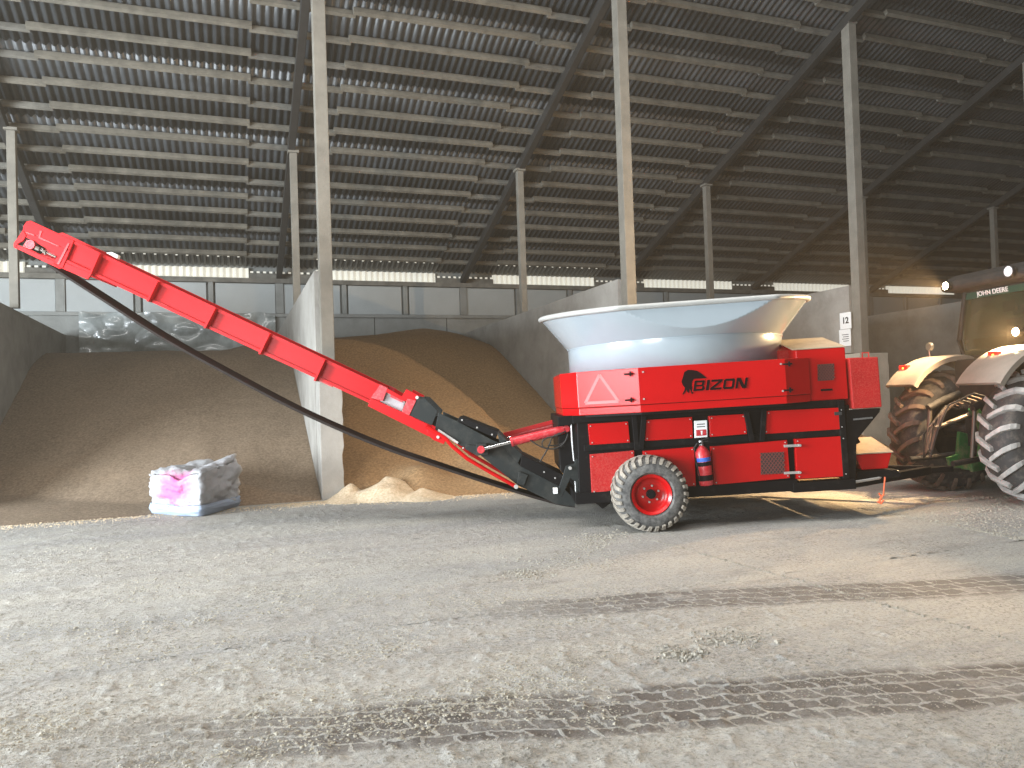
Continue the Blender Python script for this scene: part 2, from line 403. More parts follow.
# ---- purlins, each board its own thing; splice boards over every rafter
PU = [16.05+.667*i for i in range(-10, 13)]
ordn = ['lowest', 'second', 'third', 'fourth', 'fifth', 'sixth', 'seventh', 'eighth', 'ninth', 'tenth', 'eleventh', 'twelfth', 'thirteenth', 'fourteenth', 'fifteenth', 'sixteenth', 'seventeenth', 'eighteenth', 'nineteenth', 'twentieth', 'twenty first', 'twenty second', 'twenty third', 'twenty fourth', 'twenty fifth', 'twenty sixth']
rafn = {0: 'leftmost', 1: 'second', 2: 'third', 3: 'fourth', 4: 'fifth', 5: 'sixth', 6: 'seventh'}
SL = math.atan(.39)
def vis(P):
    d = Vector(P)-CO; z = d.dot(_f)
    if z < .5: return False
    x = 512+F*d.dot(CR)/z; y = 384-F*d.dot(CU)/z
    return -60 < x < 1090 and -40 < y < 400
for ri, Y in enumerate(PU):
    row = ordn[len(PU)-1-ri]; rot = Matrix.Translation((0, Y, zr(Y))) @ Matrix.Rotation(-SL, 4, 'X')
    for k in range(-1, 7):
        x0, x1 = XK(k)+.97, XK(k+1)-.97
        if any(vis((x0+(x1-x0)*t, Y, zr(Y))) for t in (0, .2, .4, .6, .8, 1)):
            g = G(); g.box((x0, -.045, -.13), (x1, .045, .0), rot)
            o = g.build('roof_purlin', 'wood')
            where = 'left of the leftmost rafter' if k < 0 else ('right of the %s rafter' % rafn[k])
            tag(o, 'grey timber purlin, %s row up from the eave, %s' % (row, where), 'purlin', 'timber roof purlins')
        if k >= 0 and any(vis((XK(k)+t, Y, zr(Y))) for t in (-1, 0, 1)):
            g = G(); dz = random.uniform(-.008, .008)
            g.box((XK(k)-1.02, -.045+.092, -.12+dz), (XK(k)+1.02, .045+.085, .0), rot)
            o = g.build('splice_board', 'woodd' if random.random() < .4 else 'wood')
            tag(o, 'short grey timber splice over the %s rafter, %s row up from the eave' % (rafn[k], row), 'board', 'short purlin splices over the rafters')
# ---- rafters and posts
for k in range(0, 7):
    X = XK(k); g = G(); y0, y1 = 7.0, YW-.02
    off = .13+.11
    g.bar((X, y0, zr(y0)-off-.02), (X, y1, zr(y1)-off-.02), .17, .20)
    root = g.build('roof_rafter', 'rafter', bevel=.01)
    tag(root, 'dark sloping steel roof rafter, %s from the left' % rafn[k], 'rafter', 'sloping roof rafters')
for k in range(0, 6):
    X = XK(k); zt = zr(YB)-.36
    X += {0: .17, 1: .07}.get(k, 0); zd = 4.0-.14*(YB-YF)/(YW-YF)+.012
    g = G(); g.box((X-.03-.085, YB-.085, zd), (X-.03+.085, YB+.085, zt)); o = g.build('rear_post', 'post', bevel=.008)
    tag(o, 'slim concrete post carrying the %s rafter, set back in the storage bays' % rafn[k], 'post', 'slim rear posts under the rafters')
    g = G(); g.box((X-.16, YB-.13, zt), (X+.10, YB+.13, zt+.06)); g.build('post_cap', 'post', o)
for k in range(1, 6):
    X = XK(k)+.05; zt = zr(YF)-.36; g = G(); g.box((X-.11, YF-.02, 2.28 if k != 3 else 2.42), (X+.11, YF+.22, zt)); o = g.build('front_post', 'post', bevel=.01)
    tag(o, 'tall concrete post at the front end of the bay divider under the %s rafter' % rafn[k], 'post', 'tall front posts at the divider ends')
    g = G(); g.box((X-.13, YF-.04, zt), (X+.13, YF+.24, zt+.08)); g.build('post_cap', 'post', o)
# ---- divider walls between the bays
for k in range(0, 6):
    X = XK(k); g = G()
    prof = [(YF+.56, 0), (YW, 0), (YW, 3.86), (YF+.225, 4.0), (YF+.225, 2.44), (YF+.56, 2.44)]
    g.prism(prof, X-.13, X+.10, axis='x')
    o = g.build('wall_divider', 'concl'); struct(o)
    # stub that widens the foot of the wall end, with a ragged cast edge
    wd = .26 if k != 3 else .72; hz = 2.28 if k != 3 else 2.42; g = G(); pts = [(X-.125, 0), (X+wd, 0)]
    for i in range(1, 16): pts.append((X+wd+random.uniform(-.018, .018), hz*i/15))
    pts.append((X-.125, hz)); g.prism(pts, YF-.03, YF+.55)
    if k: struct(g.build('wall_divider_end', 'conc_lamplit' if k == 3 else 'concl', bevel=.012))
    else: g.b.free()
# ---- number sheets on the fourth divider
n0 = on(846, 328, 0, XK(3)-.14); tagroot = empty('number_sheet', loc=(XK(3)-.14, n0.y, n0.z))
g = G(); g.box((-.008, -.17, -.02), (0, .17, .36)); g.build('sheet', 'paper', tagroot)
g = G(); g.box((-.008, -.14, -.42), (0, .21, -.03)); g.build('sheet', 'paper', tagroot)
text_mesh('number', '12', .2, 'ink', tagroot, Matrix.Translation((-.012, .0, .17)) @ Matrix(((0, 0, -1, 0), (-1, 0, 0, 0), (0, 1, 0, 0), (0, 0, 0, 1))), bold=.006)
g = G()
for i in range(4): g.box((-.011, -.08, -.16-.05*i), (-.006, .12-.03*(i % 2), -.145-.05*i))
g.build('print_line', 'ink', tagroot)
tag(tagroot, 'white paper sheets with the number 12 stuck on the concrete divider beside the grinder', 'sign')

# ================================================================ GRAIN
def smin(a, b, k):
    h = max(0, min(1, .5+.5*(b-a)/k)); return b*(1-h)+a*h-k*h*(1-h)
def heap(name, x0, x1, y0, y1, fn, m, label, step=.09, cat='grain'):
    nx = int((x1-x0)/step)+1; ny = int((y1-y0)/step)+1; verts = []; faces = []
    for j in range(ny):
        for i in range(nx):
            x = x0+(x1-x0)*i/(nx-1); y = y0+(y1-y0)*j/(ny-1)
            z = fn(x, y)
            if z > -.03:
                z += .035*min(1, max(z, 0)*4)*noise.noise(Vector((x*.9, y*.9, 1))) + .018*noise.noise(Vector((x*4, y*4, 5)))*min(1, max(0, z)*6)
            verts.append((x, y, z))
    for j in range(ny-1):
        for i in range(nx-1):
            a = j*nx+i; q = (a, a+1, a+nx+1, a+nx)
            if max(verts[t][2] for t in q) > -.02: faces.append(q)
    me = bpy.data.meshes.new(name); me.from_pydata(verts, [], faces); me.materials.append(M[m])
    for p in me.polygons: p.use_smooth = True
    o = bpy.data.objects.new(name, me); C.objects.link(o)
    tag(o, label, cat, kind='stuff'); return o
def grain_mat(name, c1, c2, bump=.012):
    m = mat(name, c1, .9, var=.3, vscale=.8, dust=c2, dthr=.5, dscale=22, bump=bump, bscale=45); return m
M['grain_a'] = grain_mat('grain_a', (.14, .098, .062), (.22, .16, .105))
M['grain_b'] = grain_mat('grain_b', (.20, .115, .048), (.30, .185, .088))
M['grain_c'] = grain_mat('grain_c', (.50, .38, .24), (.62, .50, .35))
def interp(x, xs, ys): return float(np.interp(x, xs, ys))
def f1(x, y):
    yt = interp(x, [-4.4, -3.0, -1.8, -.5, 1.5], [15.1, 14.5, 13.9, 13.5, 13.45])
    z = .485*(y-yt) ; cap = interp(x, [-4.4, -2, 0, 1.5], [3.25, 3.2, 3.2, 3.6])
    z = smin(z, cap-.02*(YW-y), .6)
    # low apron spilled in front at the left
    ap = .13*(y-13.2-.3*noise.noise(Vector((x*.8, 2, 3)))) if x < -.4 else -1
    ap = min(ap, .28+.1*noise.noise(Vector((x, y, 0))))
    sc = .10*math.exp(-((x-.9)**2/.3+(y-14.6)**2/.5))
    return max(z-sc, ap)
heap('grain_heap', -4.31, 1.47, 12.9, YW-.01, f1, 'grain_a', 'brown grain heap filling the left storage bay behind the white bag')
def _pp(px, py):
    d = ray(px, py); t = (HC+.43*12.9)/(.43*d.y-d.z); return CO+d*t
RG = [_pp(352, 352), _pp(405, 368), _pp(450, 395), _pp(490, 430), _pp(535, 480)]
def ridge_d(x, y):
    best = 9; side = 0
    for a, c in zip(RG, RG[1:]):
        ab = Vector((c.x-a.x, c.y-a.y)); ap = Vector((x-a.x, y-a.y)); t = max(0, min(1, ap.dot(ab)/ab.dot(ab))); q = ap-ab*t
        if q.length < best: best = q.length; side = ab.x*ap.y-ab.y*ap.x
    return best if side > 0 else -best           # positive behind the ridge line
def f2(x, y):
    yt = interp(x, [1.7, 2.4, 3.6, 5, 7.5], [13.35, 12.95, 12.7, 12.9, 13.6])
    z = .43*(y-yt); cap = interp(x, [1.7, 3.0, 4.2, 5.9, 6.8, 7.5], [3.70, 3.62, 3.70, 3.98, 3.85, 3.62])
    z = smin(z, cap+.01*(y-YW), .8)
    z -= .16*max(0, min(1, (x-5.2)/2.3))**2*max(0, min(1, (YW-y)/6))*1.2
    d1 = math.exp(-((x-2.65)**2/.12+(y-13.45)**2/.16)); h1 = math.exp(-((x-3.15)**2/.22+(y-13.35)**2/.18))
    cut = .35*math.exp(-((x-3.9)**2/.5+(y-13.9)**2/.25))
    rd = ridge_d(x, y)
    if rd > 0: z += .30*math.exp(-(rd/.16)**2*.5)-.42*(1-math.exp(-(rd/.25)**2*.5))*math.exp(-(rd/1.6)**2)
    else: z += .30*math.exp(-(rd/.9)**2*.5)
    return z - .20*d1 + .22*h1 - cut*.5
heap('grain_heap', 1.71, 7.48, 12.3, YW-.01, f2, 'grain_b', 'golden brown grain heap in the bay right of the first divider')
def f3(x, y):
    yt = interp(x, [7.6, 10, 13.4], [10.9, 10.6, 11.6]); return min(.30*(y-yt), 1.25) if y > yt-.2 else -.1
heap('grain_heap', 7.75, 13.5, 10.2, 20.5, f3, 'grain_b', 'low grain heap in the bay behind the grinder tub')
# pale spill of kernels at the foot of the second heap
def f4(x, y):
    A = gnd(354, 500); B = gnd(389, 499); D = gnd(425, 498)
    nz_ = .12*noise.noise(Vector((x*2.2, y*2.2, 0)))+.04*noise.noise(Vector((x*7, y*7, 3)))
    def cone(P, h, s_, dy): return h-s_*math.hypot((x-P.x), (y-P.y-dy)*1.0)
    z = max(cone(A, .27, .62, .22), cone(B, .44, .60, .30), cone(D, .16, .28, .1), cone(Vector((A.x-.1, A.y, 0)), .10, .22, 0))
    k = gnd(375, 497); z -= .16*math.exp(-((x-k.x)**2/.06+(y-k.y-.05)**2/.10))
    return z+nz_*.5*max(0, min(1, z*6+.3))
heap('grain_spill', 1.2, 4.4, 11.9, 13.45, f4, 'grain_c', 'pale kernels spilled on the floor at the foot of the divider end', step=.05)
# plastic sheeting hung on the wall of the left bay
def sheeting():
    x0, x1, z0, z1 = -3.95, 1.45, 3.0, 4.5; nx, nz = 110, 34; verts = []; faces = []
    for j in range(nz+1):
        for i in range(nx+1):
            x = x0+(x1-x0)*i/nx; z = z0+(z1-z0)*j/nz
            top = 0 if j < nz else -.05
            r = .10*noise.noise(Vector((x*1.3, z*2.0, 2)))+.018*noise.noise(Vector((x*4, z*4, 7)))+.10*max(0, .35-(z-z0))
            y = YW-.10-abs(r)-.02
            zz = z+ (.10*noise.noise(Vector((x*1.6, 0, 9))) if j > nz-3 else 0)*((j-nz+3)/3)
            verts.append((x, y, zz))
    for j in range(nz):
        for i in range(nx): a = j*(nx+1)+i; faces.append((a, a+1, a+nx+2, a+nx+1))
    m = mat('plastic_film', (.34, .37, .36), .26, var=.6, vscale=1.4, coat=.4)
    me = bpy.data.meshes.new('plastic_sheeting'); me.from_pydata(verts, [], faces); me.materials.append(m)
    for p in me.polygons: p.use_smooth = True
    o = bpy.data.objects.new('plastic_sheeting', me); C.objects.link(o)
    tag(o, 'crumpled shiny clear plastic sheeting hung on the far wall of the left bay', 'sheeting')
sheeting()

# ================================================================ WHITE BIG BAG
def big_bag():
    root = empty('big_bag', loc=(-.45, 13.15, 0))
    A = gnd(147, 514); B = gnd(201, 517.5); Cc = gnd(243, 505)
    ax = (B-A); D = A+(Cc-B)
    m = bpy.data.materials.new('bag_fabric'); m.use_nodes = True; nt = m.node_tree; N = nt.nodes; L = nt.links; b = N['Principled BSDF']
    tc = N.new('ShaderNodeTexCoord')
    pk = A+(B-A)*.52+Vector((0, 0, .42))-Vector(root.location)
    vd = N.new('ShaderNodeVectorMath'); vd.operation = 'DISTANCE'; vd.inputs[1].default_value = pk; L.new(tc.outputs['Object'], vd.inputs[0])
    nn = N.new('ShaderNodeTexNoise'); nn.inputs['Scale'].default_value = 5; nn.inputs['Detail'].default_value = 6; L.new(tc.outputs['Object'], nn.inputs['Vector'])
    ad = N.new('ShaderNodeMath'); ad.operation = 'MULTIPLY_ADD'; L.new(nn.outputs['Fac'], ad.inputs[0]); ad.inputs[1].default_value = .5; L.new(vd.outputs['Value'], ad.inputs[2])
    mr = N.new('ShaderNodeMapRange'); mr.inputs[1].default_value = .44; mr.inputs[2].default_value = .68; mr.inputs[3].default_value = 1; mr.inputs[4].default_value = 0; L.new(ad.outputs[0], mr.inputs[0])
    mx = N.new('ShaderNodeMix'); mx.data_type = 'RGBA'; mx.inputs[6].default_value = (.36, .36, .37, 1); mx.inputs[7].default_value = (.56, .12, .30, 1); L.new(mr.outputs[0], mx.inputs[0])
    L.new(mx.outputs[2], b.inputs['Base Color']); b.inputs['Roughness'].default_value = .65
    n2 = N.new('ShaderNodeTexNoise'); n2.inputs['Scale'].default_value = 14; n2.inputs['Detail'].default_value = 8; L.new(tc.outputs['Object'], n2.inputs['Vector'])
    bp = N.new('ShaderNodeBump'); bp.inputs['Distance'].default_value = .02; L.new(n2.outputs['Fac'], bp.inputs['Height']); L.new(bp.outputs[0], b.inputs['Normal'])
    def slab(name, z0, z1, grow, mm, tops, seed, n=26):
        bm = bmesh.new(); bmesh.ops.create_cube(bm, size=1); bmesh.ops.subdivide_edges(bm, edges=bm.edges, cuts=n, use_grid_fill=True)
        for v in bm.verts:
            a, c, h = v.co.x+.5, v.co.y+.5, v.co.z+.5
            # rounded corners
            s = Vector((v.co.x, v.co.y, 0)); 
            top = (tops[0]*(1-a)+tops[1]*a)*(1-c)+(tops[2]*(1-a)+tops[3]*a)*c
            top -= .13*math.exp(-((a-.62)**2)/.02)*(1-.4*c)
            z = z0+(z1*top-z0)*h
            P = A+(B-A)*(.5+(a-.5)*grow)+(D-A)*(.5+(c-.5)*grow)
            w = Vector((a*3, c*3, h*3+seed))
            disp = (.06*noise.noise(w*1.1)+.022*noise.noise(w*2.6)+.03*noise.noise(w*4.5+Vector((3, 1, 0)))+.014*abs(noise.noise(w*9)))*(.35 if seed else 1)
            nrm = Vector((P.x-(A.x+Cc.x)/2, P.y-(A.y+Cc.y)/2, 0)).normalized()
            edge = (abs(v.co.x)*2)**6*(abs(v.co.y)*2)**6
            P = P + nrm*(disp*1.3-.07*edge+.05*math.sin(h*math.pi)); P.z = max(.004, z+(disp*.9-.06*max((abs(v.co.x)*2)**8, (abs(v.co.y)*2)**8) if h > .9 else 0))
            v.co = P-Vector(root.location)
        me = bpy.data.meshes.new(name); bm.to_mesh(me); bm.free(); me.materials.append(mm)
        for p in me.polygons: p.use_smooth = True
        o = bpy.data.objects.new(name, me); C.objects.link(o); o.parent = root; return o
    slab('fabric', .10, .80, .96, m, (.86, .92, .85, 1.10), 0)
    lo = slab('base_flap', .0, .20, .985, mat('bag_base', (.30, .36, .46), .6, bump=.02, bscale=9), (1, 1, 1, 1), 5, 16)
    lbl(lo, 'pale blue folded bottom of the bag')
    tag(root, 'crumpled white big bag with a pink stain in front of the left grain heap', 'bag')
big_bag()

# ================================================================ TUB GRINDER
GR = empty('tub_grinder', MM)
tag(GR, 'red tub grinder trailer with white tub and long folding discharge conveyor', 'grinder')
WB = .46                                  # body side plane
# ---- chassis and dark body
g = G()
pl = mps(WB, (577, 418), (850, 405), (856, 484), (578, 497))
g.prism([pl[0], pl[1], (pl[2][0], .46), (pl[3][0]+.02, .46)], WB+.03, 2.75)
g.build('body', 'black', GR, bevel=.01)
g = G()
g.box((-.85, WB-.04, .33), (1.92, WB+.16, .47)); g.box((-.85, 2.6, .33), (1.92, 2.8, .47))
g.box((1.86, WB-.05, .31), (2.64, WB+.15, .43)); g.box((1.86, 2.6, .31), (2.64, 2.8, .43))
g.box((-.85, WB, .33), (-.7, 2.75, .46)); g.box((1.8, WB, .33), (1.95, 2.75, .46))
g.box((-.70, WB-.02, .98), (2.5, WB+.1, 1.06)); g.box((-.82, WB-.02, 1.34), (2.52, WB+.1, 1.43))
g.box((2.49, WB-.04, .44), (2.57, WB+.08, 1.42))
g.build('chassis_frame', 'black', GR, bevel=.006)
# leaning struts beside the first and third panel columns
for xa, xb in (((634, 417), (637, 450)), ((644, 417), (641, 449)), ((746, 413), (752, 441)), ((764, 411), (762, 441))):
    a = mp(*xa, WB-.05); b_ = mp(*xb, WB-.05); g = G(); g.bar((a[0], WB-.05, a[1]+.02), (b_[0], WB-.05, b_[1]), .06, .04, (0, 1, 0)); g.build('strut', 'black', GR, bevel=.004)
# red side panels
def panel(pts, m='red', bolts=True, name='side_panel'):
    g = G(); P = mps(WB-.03, *pts); g.prism(P, WB-.035, WB+.04); o = g.build(name, m, GR, bevel=.004)
    if bolts:
        cx = sum(p[0] for p in P)/len(P); cz = sum(p[1] for p in P)/len(P)
        for p in P:
            q = (p[0]+(.028 if p[0] < cx else -.028), p[1]+(.028 if p[1] < cz else -.028))
            g = G(); g.cyl((q[0], WB-.045, q[1]), (q[0], WB-.03, q[1]), .008, 8); g.build('bolt', 'bolt', o)
    return o
panel([(588, 424), (628, 421.5), (630, 442.5), (590, 445)])
panel([(590, 454.5), (634, 450.5), (636, 486), (592, 494)], 'redd')
panel([(646, 420), (692, 417), (693, 438), (645, 441)])
panel([(643, 451), (694, 447), (696, 486), (645, 490)])
panel([(709, 416), (745, 414), (747, 434), (710, 437)])
pn = panel([(711, 446.5), (787, 440), (790, 478), (714, 485)])
panel([(766, 411), (843, 407.5), (844, 429), (764, 434)])
dr = panel([(795, 439), (845, 436), (848, 476), (797, 479)], name='door')
for y in (446, 473):
    a = mp(784, y, WB-.05); b_ = mp(799, y-.7, WB-.05)
    g = G(); g.bar((a[0], WB-.055, a[1]), (b_[0], WB-.055, b_[1]), .03, .025, (0, 1, 0)); g.cyl((b_[0], WB-.09, b_[1]), (b_[0], WB-.03, b_[1]), .016, 8)
    g.build('hinge', 'bolt', dr)
def mesh_vent(x0, y0, x1, y1, parent, w, rows=9, cols=7):
    P = mps(w, (x0, y0), (x1, y0-1), (x1, y1-1), (x0, y1)); g = G(); g.prism(P, w, w+.012); v = g.build('vent', 'ink', parent)
    g = G()
    us = [p[0] for p in P]; ns = [p[1] for p in P]; u0, u1, n0_, n1 = min(us), max(us), min(ns), max(ns)
    for i in range(-rows, cols+rows):
        for sgn in (1, -1):
            t0 = u0+(u1-u0)*i/cols; p = [t0, n0_ if sgn > 0 else n1]; q = [t0+(n1-n0_)*.8, n1 if sgn > 0 else n0_]
            # clip to the frame
            def cl(a, c):
                if a[0] < u0:
                    f = (u0-a[0])/(c[0]-a[0]); return [u0, a[1]+(c[1]-a[1])*f]
                return a
            if q[0] <= u0 or p[0] >= u1: continue
            p2 = cl(p, q)
            if q[0] > u1: f = (u1-p[0])/(q[0]-p[0]); q = [u1, p[1]+(q[1]-p[1])*f]
            g.bar((p2[0], w-.003, p2[1]), (q[0], w-.003, q[1]), .007, .004, (0, 1, 0))
    g.build('mesh', 'ventwire', v)
mesh_vent(761, 453, 784, 474.5, pn, WB-.046)
hp = mp(838, 413.5, WB-.04); g = G(); g.box((hp[0]-.045, WB-.05, hp[1]-.02), (hp[0]+.045, WB-.03, hp[1]+.02)); g.build('latch', 'ink', GR)
# ---- red deck skirt: octagonal in plan around the tub
DW = .13
dl = mp(640, 400, DW)[0]; dm = mp(578, 400, .42)[0]; dfl = mp(555, 400, 2.3)[0]; drr = mp(786, 380, DW)[0]; dre = mp(810, 380, .38)[0]
plan = [(dl, DW), (drr, DW), (dre, .38), (dre, 2.8), (drr, 3.05), (dl, 3.05), (dm, 2.8), (dfl, 2.4), (dfl, .80), (dm, .42)]
def ring(plan, z0, z1, name, m, inset=0.0):
    g = G(); g.prism([p for p in plan], z0, z1, axis='z'); return g.build(name, m, GR, bevel=.006)
ring(plan, 1.525, 1.972, 'deck_skirt', 'red')
cx, cy = .69, 1.6
pl2 = [(cx+(x-cx)*.995, cy+(y-cy)*.995) for x, y in plan]; ring(pl2, 1.43, 1.519, 'deck_lower_band', 'red')
pl3 = [(cx+(x-cx)*.97, cy+(y-cy)*.97) for x, y in plan]; ring(pl3, 1.40, 1.53, 'deck_core', 'black')
# hinges, bolts on the deck, warning triangle outline and logo
for (x, y) in ((629, 374), (630, 400), (788, 364), (789, 390)):
    a = mp(x, y, DW-.02); g = G(); g.bar((a[0]-.06, DW-.02, a[1]), (a[0]+.05, DW-.012, a[1]), .02, .02, (0, 1, 0)); g.bar((a[0]+.015, DW-.02, a[1]-.03), (a[0]+.015, DW-.02, a[1]+.03), .02, .02, (0, 1, 0)); g.build('hinge', 'black', GR)
for (x, y) in ((643, 372), (644, 399), (781, 364), (783, 391)):
    a = mp(x, y, DW-.01); g = G(); g.cyl((a[0], DW-.01, a[1]), (a[0], DW+.01, a[1]), .012, 8); g.build('bolt', 'bolt', GR)
M['triangle'] = mat('triangle_outline', (.72, .16, .16), .5)
# triangle lies on the angled face between (dl,DW) and (dm,.42)
fd = Vector((dm-dl, .42-DW, 0)); fn_ = Vector((fd.y, -fd.x, 0)).normalized();  fn_ = fn_ if fn_.y < 0 else -fn_
def onface(t, z): return Vector((dl, DW, 0))+fd*t+fn_*.004+Vector((0, 0, z))
tri = [onface(.62, 1.92), onface(.34, 1.58), onface(.88, 1.58)]
g = G()
for i in range(3): g.bar(tri[i], tri[(i+1) % 3], .004, .035, fn_.cross(tri[(i+1) % 3]-tri[i]))
g.build('warning_triangle', 'triangle', GR)
lc = mp(720.5, 384.3, DW-.004)
LM = Matrix.Translation((lc[0], DW-.006, lc[1])) @ Matrix.Rotation(R_(90), 4, 'X')
# wide slanted block capitals, built stroke by stroke (unit cell 1 wide, 1 high)
LT = {'B': [((0, 0), (.22, 0), (.22, 1), (0, 1)), ((.2, .80), (.80, .80), (.92, .92), (.84, 1), (.2, 1)), ((.2, .41), (.86, .41), (.86, .59), (.2, .59)), ((.2, 0), (.88, 0), (1, .12), (.94, .2), (.2, .2)), ((.70, .55), (.90, .58), (.92, .92), (.72, .85)), ((.76, .15), (1, .12), (.98, .38), (.80, .46))],
 'I': [((0, 0), (.24, 0), (.24, 1), (0, 1))],
 'Z': [((0, .78), (1, .78), (1, 1), (0, 1)), ((0, 0), (1, 0), (1, .22), (0, .22)), ((0, .2), (.30, .2), (1, .8), (.70, .8))],
 'O': [((.14, 0), (.86, 0), (.82, .22), (.18, .22)), ((.14, 1), (.86, 1), (.82, .78), (.18, .78)), ((0, .14), (.14, 0), (.22, .2), (.22, .8), (.14, 1), (0, .86)), ((1, .14), (.86, 0), (.78, .2), (.78, .8), (.86, 1), (1, .86))],
 'N': [((0, 0), (.22, 0), (.22, 1), (0, 1)), ((.78, 0), (1, 0), (1, 1), (.78, 1)), ((.06, 1), (.36, 1), (.94, 0), (.64, 0))]}
def word(w, m, name, grow=0.0, lc=(0, 0)):
    x = 0; Hc = .125; g = G()
    for ch in w:
        cw_ = .036 if ch == 'I' else .135
        for poly in LT[ch]:
            cxp = sum(p[0] for p in poly)/len(poly); cyp = sum(p[1] for p in poly)/len(poly)
            P = []
            sxw = .15 if ch == 'I' else cw_
            for a_, c_ in poly:
                px_ = x+a_*sxw; pz = c_*Hc
                if grow: px_ += grow*(1 if a_ > cxp else -1); pz += grow*(1 if c_ > cyp else -1)
                P.append((lc[0]-.325+px_+.22*(pz-Hc/2), lc[1]-Hc/2+pz))
            g.prism(P, DW-.012-(0 if grow else .004), DW-.004)
        x += cw_+.017
    return g.build(name, m, GR)
word('BIZON', 'red', 'lettering_outline', .008, lc); word('BIZON', 'logo', 'lettering', 0, lc)
bis = [(683.5, 375), (684.5, 371.8), (688, 369.8), (692, 370), (697, 370.8), (701, 373.2), (707, 378.2), (700, 378.6), (694, 378.8), (692, 382), (691.8, 386), (693.5, 391), (692.8, 393.6), (691.6, 394), (691, 391), (689.6, 388.5), (689, 393), (687.4, 392.2), (686.8, 389.5), (683.3, 394.5), (682.3, 394.2), (684.5, 390.2), (685, 387.5), (682.8, 385.5), (681.5, 381.5), (682.5, 378.5)]
g = G(); g.prism(mps(DW-.006, *bis), DW-.008, DW-.002); g.build('bison_emblem', 'logo', GR)
# ---- tub: neck, flare with a flat front, rim
RC = (.725, 1.6)
def rimz(u, w): return 0.05*(w-.02)+.004*(u-.7)
def tubshape():
    g = G(); n = 224; r0, r1 = 1.455, 1.815; z0, z1, z2 = 1.95, 2.315, 2.705; cut = .060; flip = RC[1]-cut
    prof = [(z0, r0), (z1, r0)] + [(z1+(z2-z1)*i/34, r0+(r1-r0)*i/34) for i in range(1, 35)]
    rings = []
    for k in range(n):
        t = 2*math.pi*k/n; ring_ = []
        for z, r in prof:
            x, y = r*math.cos(t), r*math.sin(t)
            f = 0
            if y < -flip: x = x; y = -flip
            zz = z+(rimz(RC[0]+x, RC[1]+y)*(z-z1)/(z2-z1) if z > z1 else 0)+.006*x
            ring_.append(g.b.verts.new((RC[0]+x, RC[1]+y, zz)))
        rings.append(ring_)
    for k in range(n):
        A = rings[k]; B = rings[(k+1) % n]
        for i in range(len(prof)-1): g.b.faces.new((A[i], B[i], B[i+1], A[i+1]))
    top = [tuple(r[-1].co) for r in rings]
    o = g.build('tub', 'tub', GR, smooth=15)
    so = o.modifiers.new('thick', 'SOLIDIFY'); so.thickness = .012; so.offset = -1
    g = G(); g.tube([*top, top[0]], .034, 10, cap=False); g.build('tub_rim', 'rim_white', o, smooth=60)
    g = G(); g.lathe([(0, r0+.004), (0, r0+.014), (.014, r0+.014), (.014, r0+.004)], 'z', (RC[0], RC[1], z1-.01), 96); g.build('weld_band', 'tub', o, smooth=60)
    g = G(); g.lathe([(0, .02), (0, r0-.02)], 'z', (RC[0], RC[1], 1.99), 64); g.build('tub_floor', 'steel', o)
tubshape()
# ---- engine hood with sloping top, vent and handle
h = mps(WB, (782, 351), (845, 347.5), (850, 400), (790, 403))
hu0, hu1 = 1.72, h[1][0]; hz0, hz1 = 1.43, 2.075
g = G(); g.prism([(WB, hz0), (WB, hz1), (1.15, 2.24), (2.75, 2.24), (2.75, hz0)], 2.02, hu1, axis='x'); hood = g.build('engine_hood', 'red', GR, bevel=.01)
g = G(); g.prism([(WB+.25, 1.98), (WB+.25, hz1+.02), (1.15, 2.235), (2.6, 2.235), (2.6, 1.98)], 1.74, 2.02, axis='x'); g.build('hood_side', 'redd', hood)
ht = G(); ht.prism([(WB, hz1+.006), (1.15, 2.246), (1.15, 2.256), (WB, hz1+.016)], 1.98, hu1+.01, axis='x'); M['beigetop'] = mat('beige_top', (.46, .36, .25), .85, var=.3, vscale=6)  # beige of the hood top is warm lamp light put into the colour
lbl(ht.build('hood_cover', 'beigetop', hood), 'sloping top plate with warm lamp light put into its beige colour')
mesh_vent(818, 364.5, 834, 381, hood, WB-.012, 7, 6)
a = mp(827, 390, WB-.02); g = G(); g.box((a[0]-.07, WB-.02, a[1]-.01), (a[0]+.07, WB, a[1]+.015)); g.build('handle', 'black', hood)
# ---- upright red tank at the front
t = mps(WB, (848, 358), (877, 357), (881, 407), (852, 409))
g = G(); g.prism(t, WB-.03, 1.15); tk = g.build('fuel_tank', 'redd', GR, bevel=.012)
g = G(); c = mp(862, 357, WB+.2); g.tube([(c[0]-.04, WB+.1, t[0][1]-.01), (c[0]-.04, WB+.1, t[0][1]+.055), (c[0]+.04, WB+.1, t[0][1]+.055), (c[0]+.04, WB+.1, t[0][1]-.01)], .009, 8); g.build('handle', 'redd', tk)
# black gusset below the tank, and front upright
P = mps(WB+.02, (846, 410), (880, 408), (879, 412), (856, 440), (855, 484), (846, 484)); g = G(); g.prism(P, WB+.0, WB+.10); g.build('front_gusset', 'black', GR, bevel=.006)
P = mps(WB, (853, 419.5), (872, 417.6)); g = G(); g.bar((P[0][0], WB-.01, P[0][1]), (P[1][0], WB-.01, P[1][1]), .02, .015, (0, 1, 0)); g.build('pin', 'steel', GR)
P = mps(WB+.2, (852, 433), (858, 443)); g = G(); g.bar((P[0][0], WB+.2, P[0][1]), (P[1][0], WB+.2, P[1][1]), .05, .05, (0, 1, 0)); g.build('brace', 'black', GR)
